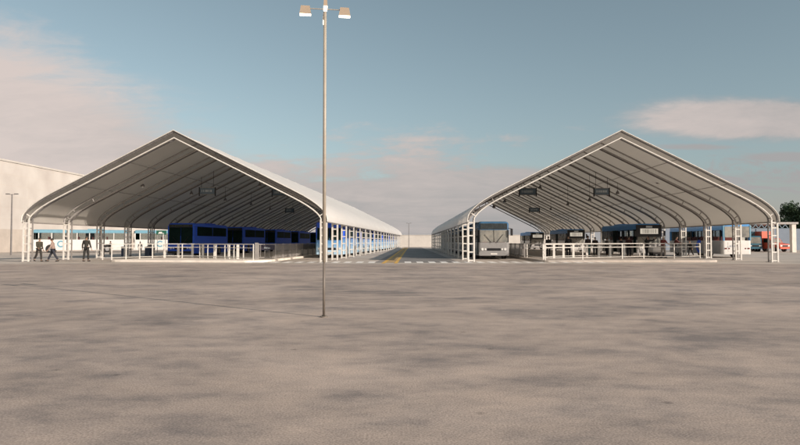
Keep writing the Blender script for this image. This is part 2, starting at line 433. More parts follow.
# ------------------------------------------------------------------ platforms
def rounded(pts, r, n=5):
    out = []; N = len(pts)
    for i in range(N):
        a = Vector(pts[i - 1]); b = Vector(pts[i]); c = Vector(pts[(i + 1) % N])
        rr = r[i] if isinstance(r, (list, tuple)) else r
        p = b + (a - b).normalized() * rr; q = b + (c - b).normalized() * rr
        for k in range(n + 1):
            t = k / n; out.append(tuple((1 - t) ** 2 * p + 2 * t * (1 - t) * b + t * t * q))
    return out
def platform(name, pts, r, side):
    b = MB(); w = [LW(x, y, 0, side)[:2] for x, y in rounded(pts, r)]
    b.prism(w, 0.0, .15, 0, inset=.03, zi=.03)
    return tag(b.build(name, M['kerb' if side == 'L' else 'pave']), kind='structure')
platform('platform', [(-5.1, .35), (6.65, -.55), (6.65, 88), (-3.15, 88), (-3.15, 13.2), (-5.1, 12.6)], [1.2, 2.2, .5, .5, .3, 1.0], 'L')
platform('platform', [(-5.75, -.2), (7.2, .15), (6.6, 72), (-5.75, 72)], [.8, 1.6, .5, .5], 'R')

# ------------------------------------------------------------------ railings
def railing(name, pts, label, group, h=1.12, step=1.35, z0=.15, thick=.0, mid=True, mt='steel_white', cat='railing', rr=.028):
    t = thing(name, (pts[0][0], pts[0][1], z0), 0, label, cat, group)
    o = Vector((pts[0][0], pts[0][1], 0)); P = [Vector((p[0], p[1], 0)) - o for p in pts]
    b = MB(); b.poly([(p.x, p.y, h) for p in P], rr, 6)
    b.build('top_rail', M[mt], t)
    if mid:
        b = MB(); b.poly([(p.x, p.y, h - .26) for p in P], rr * .75, 6); b.build('middle_rail', M[mt], t)
        b = MB(); b.poly([(p.x, p.y, .16) for p in P], rr * .75, 6); b.build('bottom_rail', M[mt], t)
    pb = MB(); w = thick / 2 if thick else rr * 1.15
    pb.box(-w, w, -.03, .03, 0, h - rr)
    post = None
    for a, c in zip(P[:-1], P[1:]):
        L = (c - a).length; n = max(1, round(L / step))
        for k in range(n + (1 if c is P[-1] else 0)):
            q = a.lerp(c, k / n)
            if post is None: post = pb.build('post', M[mt], t); post.location = q
            else: put(post, 'post', t, q)
    return t
def PD(px, D): return (X(px, D), D)
railing('railing', [PD(103, 44.3), PD(112, 44.3), PD(165, 49.6), PD(200, 49.6), PD(253.6, 43.5)],
        'long white railing around the front of the left platform, left of the lamp post', 'white platform railings', step=1.45)
railing('thick_post_railing', [PD(165, 51), PD(178.6, 51), PD(192.7, 51), PD(203, 50.2), PD(215, 49.0), PD(229, 47.5), PD(238, 46.6)],
        'white railing with broad flat posts in front of the first blue bus', 'white platform railings', step=9, thick=.19, h=1.1, mid=True)
railing('railing', [PD(527, 51), PD(543, 45.0)], 'short end railing at the left corner of the right platform', 'white platform railings', step=9)
railing('railing', [PD(545.2, 43.9), PD(582.5, 45.0), PD(622, 47.0), PD(643.5, 48.2), PD(674, 47.6), PD(699.7, 49.5)],
        'long thin white railing along the front of the right platform', 'white platform railings', step=2.75, h=1.16)
railing('thick_post_railing', [PD(543.5, 46), PD(553.8, 48.5), PD(563.3, 49.5), PD(573.2, 50), PD(586.8, 50.5), PD(598.7, 50.5), PD(610, 50.5), PD(624, 50.5)],
        'white railing with broad flat posts behind the long thin railing', 'white platform railings', step=9, thick=.17, h=1.08)
# grey picket fence along the left platform
def picket(name, pts, label, cat='fence', step=.34, h=1.1, z0=.15):
    t = thing(name, (pts[0][0], pts[0][1], z0), 0, label, cat)
    o = Vector((pts[0][0], pts[0][1], 0)); P = [Vector((p[0], p[1], 0)) - o for p in pts]
    b = MB(); b.poly([(p.x, p.y, h) for p in P], .035, 6); b.build('top_rail', M['steel_mid'], t)
    b = MB(); b.poly([(p.x, p.y, .12) for p in P], .03, 6); b.build('bottom_rail', M['steel_mid'], t)
    b = MB()
    for a, c in zip(P[:-1], P[1:]):
        L = (c - a).length; n = int(L / step)
        for k in range(n):
            q = a.lerp(c, (k + .5) / n); b.box(q.x - .018, q.x + .018, q.y - .018, q.y + .018, .14, h - .03)
    b.build('pickets', M['steel_mid'], t)
    b = MB(); b.box(-.02, .0, 0, 0, 0, 0)
    post = None
    for a, c in zip(P[:-1], P[1:]):
        L = (c - a).length; n = max(1, round(L / 2.4))
        for k in range(n + 1):
            q = a.lerp(c, k / n)
            if k == n and c is not P[-1]: continue
            if post is None:
                pb = MB(); pb.box(-.05, .05, -.05, .05, 0, h + .06); post = pb.build('post', M['steel_mid'], t); post.location = q
            else: put(post, 'post', t, q)
    return t, P
fe, P = picket('picket_fence', [PD(258.5, 46.4), PD(275.5, 47.6), LW(6.3, 60)[:2], LW(6.3, 86)[:2]],
            'grey picket fence running back along the left platform beside the dark banner')
# solid pale lower screen on the fence side
b = MB(); a = P[1]; c = P[2]; d = P[3]
b.add([(a.x - .03, a.y, .62), (c.x - .03, c.y, .62), (d.x - .03, d.y, .62), (d.x - .03, d.y, 1.02), (c.x - .03, c.y, 1.02), (a.x - .03, a.y, 1.02)], [(0, 1, 4, 5), (1, 2, 3, 4)])
b.add([(a.x - .05, a.y, .62), (c.x - .05, c.y, .62), (d.x - .05, d.y, .62), (d.x - .05, d.y, 1.02), (c.x - .05, c.y, 1.02), (a.x - .05, a.y, 1.02)], [(0, 1, 4, 5), (1, 2, 3, 4)])
b.build('screen_panel', M['fencepanel'], fe)
b = MB(); b.box(-.12, .12, -.1, .1, 0, 1.22); e = b.build('end_post', M['steel_mid'], fe); e.location = (-.12, 0, 0)
bn = thing('banner', (X(267, 46.9), 46.85, .15), R(3.5), 'small dark banner with pale lettering tied to the grey picket fence', 'banner')
b = MB(); b.box(-.60, .60, -.03, -.01, .68, 1.04); b.build('panel', M['signdark'], bn)
b = MB(); x = -.2
for wdt in (.10, .05, .05, .09, .04): b.box(x, x + wdt, -.038, -.031, .78, .78 + random.choice((.08, .12))); x += wdt + .03
b.build('lettering', M['signtext'], bn)
picket('picket_fence', [LW(-5.5, 7.5, 0, 'R')[:2], LW(-5.5, 40, 0, 'R')[:2]], 'grey picket fence along the right platform beside the parked pale bus')
railing('railing', [LW(6.3, 14, 0, 'R')[:2], LW(6.2, 45, 0, 'R')[:2]], 'white side railing of the right platform running back beside a blue bus row', 'white platform railings', step=2.6)

# ------------------------------------------------------------------ buses
def rrect(w, y0, y1, r, n=4):
    return rounded([(-w / 2, y0), (w / 2, y0), (w / 2, y1), (-w / 2, y1)], r, n)
def make_bus(label, low='buswhite', top='roofblue', L=11.0, W=2.5, H=3.12, wz=(1.38, 2.42), ws=(1.25, 2.55), wglass='glass',
             fglass='darkglass', header='black', display=True, nwin=6, emblem=None, rear_big=False, belt=None, group=None, see=True, pillar='black',
             mirrors=True, name='bus', bar=None):
    t = thing(name, (0, 0, 0), 0, label, 'bus', group)
    g = .012
    b = MB(); z0, z1 = wz
    b.prism(rrect(W, 0, L, .22), .34, z0, 0)                                     # skirt
    b.prism(rrect(W, 0.02, L - .02, .25), z1, H, 1, inset=.22, zi=.20)            # roof section
    b.box(-W / 2 + .15, W / 2 - .15, .15, L - .15, z0 - .3, z0 - .25, 0)
    if not see: b.box(-W / 2 + .06, W / 2 - .06, .12, L - .12, z0, z1, 2)
    # pillars
    wl = (L - 1.3) / nwin; y_st = .75
    for s in (-1, 1):
        for k in range(nwin + 1):
            y = y_st + k * wl
            b.box(s * (W / 2 - .07) - .06, s * (W / 2 - .07) + .06, y - .05, y + .05, z0, z1, 2)
        for y in (.10, L - .10):
            b.box(s * (W / 2 - .12) - .08, s * (W / 2 - .12) + .08, y - .07, y + .07, z0, z1, 2 if not rear_big else 1)
    # roof hatches / cooling unit
    b.box(-.75, .75, L * .55, L * .55 + 1.9, H, H + .12, 1)
    b.build('body', [M[low], M[top], M[pillar]], t)
    if belt:
        q = MB()
        for s in (-1, 1): q.box(s * (W / 2 + .006) - .006, s * (W / 2 + .006) + .006, .3, L - .3, z0 - .55, z0 - .38)
        q.build('side_stripe', M[belt], t)
    # side windows
    pane = MB(); pane.box(-.012, .012, .06, wl - .06, z0 + .03, z1 - .03)
    pm = None
    for s in (-1, 1):
        for k in range(nwin):
            loc = (s * (W / 2 - .015), y_st + k * wl, 0)
            if pm is None: pm = pane.build('window', M[wglass], t); pm.location = loc
            else: put(pm, 'window', t, loc)
    # blue lower window panels as on the dark-blue fleet
    if bar:
        for k in range(nwin):
            if k % 3 == 0: continue
            q = MB(); q.box(W / 2 + .0, W / 2 + .02, y_st + k * wl + .05, y_st + (k + 1) * wl - .05, z0 + .0, z0 + (z1 - z0) * .42)
            q.box(-W / 2 - .02, -W / 2, y_st + k * wl + .05, y_st + (k + 1) * wl - .05, z0 + .0, z0 + (z1 - z0) * .42)
            q.build('side_panel', M[low], t)
    # windshield, two halves with a centre bar
    q = MB(); a0, a1 = ws
    for s in (-1, 1):
        xs = sorted((s * .03, s * (W / 2 - .14)))
        q.add([(xs[0], -.035, a0), (xs[1], -.035, a0), (xs[1], .03, a1), (xs[0], .03, a1), (xs[0], .02, a0), (xs[1], .02, a0), (xs[1], .09, a1), (xs[0], .09, a1)],
              [(0, 1, 2, 3), (7, 6, 5, 4), (0, 4, 5, 1), (3, 2, 6, 7), (1, 5, 6, 2), (0, 3, 7, 4)])
    w_ = q.build('windshield', M[fglass], t)
    q = MB(); q.box(-.03, .03, -.05, -.01, a0, a0 + .02)
    for s in (-1, 1):
        q.tube((s * .25, -.07, a0 + .02), (s * .75, -.05, a0 + .62), .018, 5)
        q.tube((s * .25, -.05, a0 - .06), (s * .25, -.07, a0 + .02), .02, 5)
    q.build('wiper', M['black'], w_)
    # header / destination display
    q = MB(); q.box(-W / 2 + .16, W / 2 - .16, -.03, .12, a1 + .01, min(H - .13, a1 + .48)); hd = q.build('destination_box', M[header], t)
    if display:
        zz = (a1 + .06, min(H - .2, a1 + .40))
        q = MB(); q.box(-.78, .78, -.042, -.032, *zz, 0)
        x = -.62
        while x < .62:
            w2 = random.choice((.035, .05, .07)); q.box(x, x + w2, -.05, -.043, zz[0] + .05, zz[1] - .05, 1); x += w2 + random.choice((.04, .06, .1))
        q.build('display', [M['led'], M['ledtext']], hd)
    # bumper, grille, lights, plate
    q = MB(); q.box(-W / 2 + .06, W / 2 - .06, -.07, .05, .32, .58); q.build('bumper', M['black' if low == 'blue' else low], t)
    q = MB(); q.box(-.55, .55, -.02, .02, .72, .92)
    for k in range(4): q.box(-.55, .55, -.03, -.02, .735 + k * .05, .755 + k * .05)
    q.build('grille', M['black'], t)
    for s in (-1, 1):
        q = MB(); q.disc((s * .92, -.02, .84), .10, 'y', .05); q.disc((s * .68, -.02, .84), .075, 'y', .05); q.build('headlight', M['lamp'], t)
        q = MB(); q.box(s * 1.0 - .1, s * 1.0 + .1, L - .02, L + .02, .78, .90); q.box(s * .72 - .07, s * .72 + .07, L - .02, L + .02, .78, .9); q.build('tail_light', M['redlamp'], t)
        if mirrors:
            q = MB(); q.tube((s * (W / 2 - .1), -.02, 2.55), (s * (W / 2 + .16), -.22, 2.5), .022, 5)
            q.box(s * (W / 2 + .16) - .09, s * (W / 2 + .16) + .09, -.27, -.18, 1.95, 2.5); q.build('mirror', M['black'], t)
    q = MB(); q.box(-.26, .26, -.085, -.072, .40, .52); q.build('number_plate', M['buswhite'], t)
    # rear: window and engine door
    q = MB()
    if rear_big: q.box(-W / 2 + .18, W / 2 - .18, L - .005, L + .02, z0 + .28, H - .28)
    else: q.box(-W / 2 + .3, W / 2 - .3, L - .03, L + .015, z0 + .12, z1)
    q.build('rear_window', M['greyglass' if rear_big else 'darkglass'], t)
    q = MB(); q.box(-.8, .8, L - .01, L + .015, .55, z0 - .12); q.build('engine_door', M[low], t)
    # doors
    for yd in (.12, L * .52):
        q = MB(); q.box(-W / 2 - .02, -W / 2 + .02, yd, yd + .62 if yd < 1 else yd + 1.1, .40, z1)
        q.build('door', M['darkglass'], t)
    # seats seen through the glass
    if see:
        for k in range(5):
            y = 1.8 + k * (L - 3) / 5
            q = MB()
            for s in (-1, 1): q.box(s * .75 - .42, s * .75 + .42, y, y + .12, z0 - .25, z0 + .38); q.box(s * .75 - .42, s * .75 + .42, y - .4, y, z0 - .25, z0 - .12)
            q.build('seat', M['seat'], t)
    # wheels
    wh = None
    for s in (-1, 1):
        for y in (2.1, L - 2.8):
            loc = (s * (W / 2 - .14), y, .48)
            if wh is None:
                q = MB(); q.disc((0, 0, 0), .48, 'x', .30, 22); wh = q.build('wheel', M['rubber'], t); wh.location = loc
                q = MB(); q.disc((0, 0, 0), .26, 'x', .325, 16); q.disc((0, 0, 0), .09, 'x', .37, 10); q.build('rim', M['rim'], wh)
            else:
                c = copy_tree(wh, t); c.location = loc
            q = MB(); q.disc((s * (W / 2), y, .52), .57, 'x', .012, 22); q.build('wheel_arch', M['black'], t)
    if emblem:
        ym, zm, r_, s, mt_ = emblem
        q = MB(); xx = s * (W / 2 + .012)
        # ring with a gap, like a crescent
        N = 22; vs = []
        for i in range(N + 1):
            a = R(40) + R(280) * i / N
            for rr in (r_, r_ * .58): vs += [(xx - .01, ym + rr * math.cos(a), zm + rr * math.sin(a)), (xx + .01, ym + rr * math.cos(a), zm + rr * math.sin(a))]
        fs = []
        for i in range(N):
            o = i * 4; p = o + 4
            fs += [(o, p, p + 2, o + 2), (o + 1, o + 3, p + 3, p + 1), (o, o + 1, p + 1, p), (o + 2, p + 2, p + 3, o + 3)]
        q.add(vs, fs); q.build('emblem', M[mt_], t)
    return t
def place(t, loc, rz, label):
    t.location = loc; t.rotation_euler = (0, 0, rz); t['label'] = label; return t

# left shed, inner row: royal blue
gL = 'blue buses in the inner row of the left shed'
b0 = make_bus('x', low='blue', top='blue', L=9.6, W=2.55, H=3.2, wz=(1.98, 2.90), ws=(1.30, 2.78), wglass='darkglass', fglass='darkglass', nwin=2, pillar='blue',
              see=False, display=False, group=gL, bar=False, mirrors=False)
# faint green route text on the unlit display
hb_ = [c for c in kids(b0) if c.name.startswith('destination_box')][0]
q = MB(); x = -.85
M['dimtext'] = mat('dim_green_display_text', (.05, .08, .045), .5, var=.2)
while x < .85:
    w2 = random.choice((.06, .09)); q.box(x, x + w2, -.05, -.036, 2.90, 3.0); x += w2 + random.choice((.03, .05, .14))
q.build('display_text', M['dimtext'], hb_)
ords = ['first', 'second', 'third', 'fourth', 'fifth', 'sixth']
y0 = 14.2
for k in range(6):
    o = b0 if k == 0 else copy_tree(b0)
    place(o, LW(-5.35, y0 + k * 15.0), -AL, ('royal blue bus with tall dark windscreen, nearest of the inner row on the left' if k == 0 else
          f'royal blue bus with dark windows, {ords[k]} back in the inner row of the left shed'))
# left shed, outer row: blue fading to sky blue
b1 = make_bus('x', low='grad', top='grad', L=10.6, W=2.5, H=3.25, wz=(1.75, 2.65), ws=(1.6, 2.7), wglass='darkglass', fglass='darkglass', nwin=5,
              see=False, display=False, group='blue fading buses beside the right legs of the left shed', mirrors=False, pillar='blue', header='blue')
for k in range(6):
    o = b1 if k == 0 else copy_tree(b1)
    place(o, LW(9.15, 11.6 + k * 13.6), -AL, ('blue bus fading to sky blue below, nearest behind the ladder legs of the left shed' if k == 0 else
          f'blue bus fading to sky blue, {ords[k]} back along the right legs of the left shed'))
# right shed, left row: pale buses with blue roofs
b2 = make_bus('x', low='busdull', top='roofdark', L=11.5, W=2.5, H=3.1, wz=(1.40, 2.40), ws=(1.42, 2.46), wglass='glass', fglass='greyglass', nwin=6,
              group='pale buses with blue roofs in the right shed', display=False, header='smokeglass')
for k in range(4):
    o = b2 if k == 0 else copy_tree(b2)
    place(o, LW(-8.15, 6.6 + k * 16.5, 0, 'R'), -AR, ('pale grey blue-roofed bus with painted windscreen reflections, front left of the right shed' if k == 0 else
          f'pale grey bus with blue roof, {ords[k]} back along the left legs of the right shed'))
# right shed, right row: with big lit destination boxes
b3 = make_bus('x', low='busgrey', top='roof_shade_lift', L=11.0, W=2.45, H=3.2, wz=(1.62, 2.62), ws=(1.25, 1.98), wglass='glass', fglass='greyglass', nwin=6,
              group='buses with lit display panels in the right shed', display=False)
hd = [c for c in kids(b3) if c.name.startswith('destination_box')][0]
hd.data = (lambda q: (q.box(-1.2, 1.2, -.05, .14, 1.92, 3.08), q)[1])(MB()).build('destination_box', M['black']).data
bpy.data.objects.remove([o for o in bpy.data.objects if o.name.startswith('destination_box') and o.parent is None][0])
q = MB(); q.box(-.85, .85, -.066, -.052, 2.20, 2.72, 0); x = -.62
while x < .72:
    w2 = random.choice((.02, .035, .05)); q.box(x, x + w2, -.072, -.067, 2.26, 2.66, 1); x += w2 + random.choice((.06, .1))
q.build('display', [M['led'], mat('display_grid', (.30, .28, .25), .5)], hd)
q = MB(); q.box(-.3, .3, -.066, -.052, 2.80, 2.98); q.build('upper_display', M['signtext'], hd)
b3n = ['blue-roofed bus with large lit white display, nearest behind the right platform railings',
       'blue-roofed bus with smaller lit display, behind the one with the large display',
       'blue-roofed bus with lit display, farthest of the row behind the right platform']
for k in range(3):
    o = b3 if k == 0 else copy_tree(b3)
    place(o, LW(8.1, 16.4 + k * 26.5, 0, 'R'), -AR, b3n[k])
# white-backed coach in the sun outside the right shed
D5 = 55.3; xr = X(751.3, D5); xl = X(722.5, D5); cx5 = (xr + xl) / 2
b5 = make_bus('white coach with blue roof, back to the camera, sunlit beyond the right shed', low='buswhite', top='roofblue', L=11.5,
              W=2.52, H=3.08, wz=(1.55, 2.5), ws=(1.5, 2.5), wglass='glass', nwin=7, rear_big=True, name='coach', mirrors=False, display=False)
place(b5, (cx5 + math.sin(AR) * 11.5, D5 + 11.5 * math.cos(AR), 0), math.pi - AR, b5['label']); b5['category'] = 'coach'
# grey side, with dark blue emblem, and faint lettering on the back
q = MB(); q.box(1.262, 1.275, .35, 11.1, .36, 1.53); q.build('side_panel', M['busgrey'], b5)
q = MB()
for i in range(20):
    a0_, a1_ = R(50) + R(260) * i / 20, R(50) + R(260) * (i + 1) / 20
    for (ra, rb) in ((.34, .62),):
        q.add([(1.285, 7.0 + r_ * math.cos(a), 1.0 + r_ * math.sin(a) * 1.0) for a, r_ in ((a0_, ra), (a0_, rb), (a1_, rb), (a1_, ra))], [(0, 1, 2, 3)])
q.build('emblem', M['blue'], b5)
q = MB(); x = -.05
for wdt, hh in ((.10, .16), (.06, .10), (.08, .10), (.05, .10), (.08, .16), (.03, .10), (.09, .10)):
    q.box(x, x + wdt * .8, 11.516, 11.524, 1.02, 1.02 + hh); x += wdt + .04
q.box(-.05, .9, 11.516, 11.521, .98, 1.005)
q.build('lettering', mat('blue_grey_lettering', (.20, .24, .30), .5), b5)
for s in (-1, 1):
    q = MB(); q.box(s * 1.17 - .05, s * 1.17 + .05, 11.5, 11.53, 1.6, 2.9); q.build('corner_light_strip', M['cyan'], b5)

# white and cyan buses side-on at the left
P1 = Vector((X(32, 80.0), 80.0)); dirL = (Vector((X(157, 86), 86)) - P1).normalized()
angL = math.atan2(dirL.y, dirL.x)
b4 = make_bus('x', low='buswhite', top='cyan', L=11.6, W=2.5, H=3.03, wz=(1.72, 2.60), ws=(1.4, 2.5), wglass='glass', nwin=7, group='white buses with cyan roofs by the beige wall',
              display=False, mirrors=False, pillar='buswhite', emblem=(3.3, 1.15, .45, 1, 'cyan'))
# local -x side faces the camera when the bus front points along -dirL
for k in range(2):
    o = b4 if k == 0 else copy_tree(b4)
    s = P1 + dirL * (k * 12.1)
    n_ = Vector((-dirL.y, dirL.x)) * 1.25
    place(o, (s.x + n_.x, s.y + n_.y, 0), angL - math.pi / 2, ('white bus with cyan roof and round emblem, side-on behind the three walkers' if k == 0 else
          'white bus with cyan roof, side-on between shed legs and the first blue bus'))

# ------------------------------------------------------------------ lamp posts
def mast():
    D = 12.0; x = X(324.2, D)
    t = thing('street_lamp', (x, D, 0), 0, 'tall slim beige lamp post with four lit lamp heads in the foreground', 'street lamp')
    H_ = 5.985
    b = MB(); b.poly([(0, 0, 1.06), (0, 0, H_ + .12)], [.034, .030], 12, 0); b.build('pole', [M['pole']], t, smooth=True)
    b = MB(); b.poly([(0, 0, .02), (0, 0, 1.06)], [.024, .024], 12); b.build('pole_foot', M['poledark'], t, smooth=True)
    b = MB(); b.disc((0, 0, .01), .075, 'z', .02, 14); [b.disc((.055 * math.cos(q_), .055 * math.sin(q_), .028), .009, 'z', .018, 6) for q_ in (.8, 2.4, 3.9, 5.5)]; b.build('base_plate', M['poledark'], t)
    for k, a in enumerate((R(188), R(8), R(98), R(278))):
        d = Vector((math.cos(a), math.sin(a), 0)); s_ = Vector((-d.y, d.x, 0))
        b = MB(); b.tube((0, 0, H_), d * .30 + Vector((0, 0, H_)), .010, 6); arm = b.build('arm', M['pole'], t)
        c = d * .38 + Vector((0, 0, H_ - .07)); hw, hd_ = .112, .038
        top = [c + d * (u * .085) + s_ * (v * .03) + Vector((0, 0, .115)) for u, v in ((-1, -1), (1, -1), (1, 1), (-1, 1))]
        bot = [c + d * (u * hw) + s_ * (v * hd_) + Vector((0, 0, -.045)) for u, v in ((-1, -1), (1, -1), (1, 1), (-1, 1))]
        b = MB(); b.add(bot + top, [(4, 5, 6, 7), (0, 1, 5, 4), (1, 2, 6, 5), (2, 3, 7, 6), (3, 0, 4, 7), (3, 2, 1, 0)])
        hd = b.build('lamp_head', M['shade'], t)
        b = MB(); vs = [c + d * (u * (hw - .006)) + s_ * (v * (hd_ - .006)) + Vector((0, 0, zz)) for zz in (-.068, -.047) for u, v in ((-1, -1), (1, -1), (1, 1), (-1, 1))]
        b.add(vs, [(3, 2, 1, 0), (4, 5, 6, 7), (0, 1, 5, 4), (1, 2, 6, 5), (2, 3, 7, 6), (3, 0, 4, 7)]); b.build('light_panel', M['emitlamp'], hd)
mast()
def twin(px, D, H_, label):
    t = thing('street_lamp', (X(px, D), D, 0), 0, label, 'street lamp')
    b = MB(); b.poly([(0, 0, 0), (0, 0, H_)], [.09, .055], 8); b.build('pole', M['steel_grey'], t)
    for s in (-1, 1):
        b = MB(); b.tube((0, 0, H_ - .04), (s * .35, 0, H_), .03, 5); b.box(min(s * .3, s * .62), max(s * .3, s * .62), -.12, .12, H_ - .03, H_ + .07); b.build('lamp_head', M['steel_grey'], t)
twin(11.3, 66, 6.5, 'thin grey double-headed lamp post at the far left before the beige wall')
twin(408.8, 150, 5.9, 'very thin distant lamp post rising above the pale end wall of the road')

# ------------------------------------------------------------------ walls and far buildings
aw = math.atan(25 / F)
wt = thing('warehouse', (X(0, 85), 85, 0), -aw, 'large plain beige warehouse with a straight roof edge behind the left shed', 'building')
b = MB(); b.box(-24, 0, -45, 110, 3.2, 12.6, 0); b.build('wall', M['wall'], wt)
b = MB(); b.box(-24, .04, -45, 110, 0, 3.2, 0); b.build('wall_base', M['wall_low'], wt)
b = MB(); b.box(-24.1, .12, -45.1, 110.1, 12.6, 12.85, 0); b.build('roof_edge', M['endwall'], wt)
b = MB(); b.box(-62, 44, 168, 168.5, 0, 3.15); b.box(-62, 44, 167.9, 168.6, 3.15, 3.3)
tag(b.build('end_wall', M['endwall']), 'low pale beige wall closing the far end of the road between the sheds', 'wall')
b = MB(); b.box(44, 130, 108, 108.4, 0, 3.7)
for i in range(15): b.box(44 + i * 6 - .2, 44 + i * 6 + .2, 107.9, 108.0, 0, 3.75)
tag(b.build('boundary_wall', M['bluewall']), 'blue-grey boundary wall behind the red trucks on the right', 'wall')
sh = thing('carport', (X(772, 84), 84, 0), 0, 'flat-roofed carport with a thick cream column right of the right shed', 'shelter')
b = MB(); b.box(-4.4, 3.6, 0, 9, 3.82, 4.1); b.build('roof', M['steel_mid'], sh)
for cx in (3.05, -3.9):
    b = MB(); b.box(cx - .28, cx + .28, .1, .66, 0, 3.82); b.build('column', M['kerb'], sh)
b = MB()
for i in range(7):
    x = -3.4 + i * .8; b.tube((x, .05, 3.25), (x + .4, .05, 3.78), .06, 4); b.tube((x + .4, .05, 3.78), (x + .8, .05, 3.25), .06, 4)
b.tube((-3.5, .05, 3.22), (2.4, .05, 3.22), .06, 4); b.build('truss', M['tealsign'], sh)
hs = thing('brick_house', (X(764, 122), 122, 0), 0, 'low reddish brown house seen behind the parked red van', 'building')
b = MB(); b.box(-4.5, 4.5, 0, 8, 0, 4.6); b.build('wall', M['brick'], hs)
b = MB(); b.add([(-4.8, -.3, 4.6), (4.8, -.3, 4.6), (4.8, 8.3, 4.6), (-4.8, 8.3, 4.6), (-4.8, 4, 6.0), (4.8, 4, 6.0)], [(0, 1, 5, 4), (2, 3, 4, 5), (0, 4, 3), (1, 2, 5), (3, 2, 1, 0)]); b.build('roof', M['steel_mid'], hs)
for x in (-2.8, .2, 2.8):
    b = MB(); b.box(x - .55, x + .55, -.03, .02, 1.3, 2.6); w_ = b.build('window', M['darkglass'], hs)
    b = MB(); b.box(x - .65, x + .65, -.08, .0, 1.18, 1.28); b.build('sill', M['kerb'], w_)
# green sign
gs = thing('road_sign', (X(161.4, 78), 78, 0), 0, 'green road sign on two posts left of the first blue bus', 'road sign')
b = MB(); b.box(-.62, .62, -.03, .03, 2.35, 2.85); b.build('panel', M['greensign'], gs)
b = MB(); b.box(-.3, .1, -.04, -.031, 2.52, 2.68); b.box(-.4, .35, -.04, -.031, 2.45, 2.52); b.build('lettering', M['paint_white'], gs)
for x in (-.5, .5):
    b = MB(); b.tube((x, .05, 0), (x, .05, 2.8), .035, 6); b.build('post', M['steel_mid'], gs)
# bins
for px, lab in ((124.8, 'dark litter bin behind the left railing under the third shed leg'), (148.3, 'dark blue litter bin behind the left railing near the first blue bus')):
    t = thing('litter_bin', (X(px, 60), 60, 0), 0, lab, 'bin')
    b = MB(); b.prism(rrect(.5, -.22, .22, .06), .06, .86, 0); b.build('body', M['binblue'], t)
    b = MB(); b.prism(rrect(.56, -.26, .26, .08), .86, .98, 0, inset=.08, zi=.06); b.build('lid', M['black'], t)
# utility vehicles
def truck(px, D, rz, col, label, box=True, hood=True, h=1.95):
    t = thing('truck' if box else 'pickup', (X(px, D), D, 0), rz, label, 'truck')
    W = 1.9; b = MB()
    side = [(0.0, .45), (0.0, .98), (.10, 1.12), (1.15, 1.28), (1.75, h), (2.9, h + .05), (2.95, 1.2), (5.2, 1.2), (5.2, .45)] if hood else \
           [(0.0, .45), (0.0, 1.15), (.35, h + .25), (.5, h + .35), (1.7, h + .35), (1.75, 1.0), (5.2, 1.0), (5.2, .45)]
    n = len(side); vs = [(-W / 2, y, z) for y, z in side] + [(W / 2, y, z) for y, z in side]
    b.add(vs, [tuple(range(n)), tuple(reversed(range(n, 2 * n)))] + [(i, n + i, n + (i + 1) % n, (i + 1) % n) for i in range(n)])
    bd = b.build('body', M[col], t)
    bd.modifiers.new('bev', 'BEVEL').width = .06
    b = MB()
    if hood: a = (1.20, 1.33, 1.70, h - .07)
    else: a = (.02, 1.22, .30, h + .15)
    b.add([(-W / 2 + .15, a[0] - .03, a[1]), (W / 2 - .15, a[0] - .03, a[1]), (W / 2 - .2, a[2] - .03, a[3]), (-W / 2 + .2, a[2] - .03, a[3]),
           (-W / 2 + .15, a[0] + .03, a[1] - .02), (W / 2 - .15, a[0] + .03, a[1] - .02), (W / 2 - .2, a[2] + .03, a[3] - .02), (-W / 2 + .2, a[2] + .03, a[3] - .02)],
          [(0, 1, 2, 3), (7, 6, 5, 4), (0, 4, 5, 1), (3, 2, 6, 7), (1, 5, 6, 2), (0, 3, 7, 4)])
    b.build('windshield', M['greyglass'], t)
    for s in (-1, 1):
        b = MB(); b.box(s * W / 2 - .015, s * W / 2 + .015, 1.75 if hood else .5, 2.7 if hood else 1.4, 1.32, h - .08); b.build('window', M['darkglass'], t)
        b = MB(); b.box(s * .68 - .17, s * .68 + .17, -.03, .05, .78, .95); b.build('headlight', M['lamp'], t)
        b = MB(); b.box(s * (W / 2 + .1) - .07, s * (W / 2 + .1) + .07, 1.5, 1.58, 1.35, 1.6); b.build('mirror', M['black'], t)
    b = MB(); b.box(-.48, .48, -.04, .02, .72, .96)
    b.build('grille', M['black'], t)
    b = MB(); b.box(-W / 2, W / 2, -.12, .05, .42, .62); b.build('bumper', M[col], t)
    if box:
        b = MB(); b.box(-W / 2 - .05, W / 2 + .05, 2.95 if hood else 1.8, 5.3, 1.0, 2.95); bb = b.build('cargo_box', M[col], t)
    for s in (-1, 1):
        for y in (.95, 4.2):
            b = MB(); b.disc((s * (W / 2 - .1), y, .38), .38, 'x', .24, 18); w_ = b.build('wheel', M['rubber'], t)
            b = MB(); b.disc((s * (W / 2 - .1), y, .38), .2, 'x', .27, 12); b.build('rim', M['rim'], w_)
    return t
truck(784.8, 88, R(16), 'red', 'red truck with tall cargo box and bright bonnet beneath the carport, beside its cream column')
truck(765.0, 92, R(4), 'red', 'red van with open back, between the teal truck and the right shed leg', box=False, hood=True, h=2.1)
truck(755.2, 90, R(-6), 'teal', 'dark teal truck parked beside the white coach', hood=False)

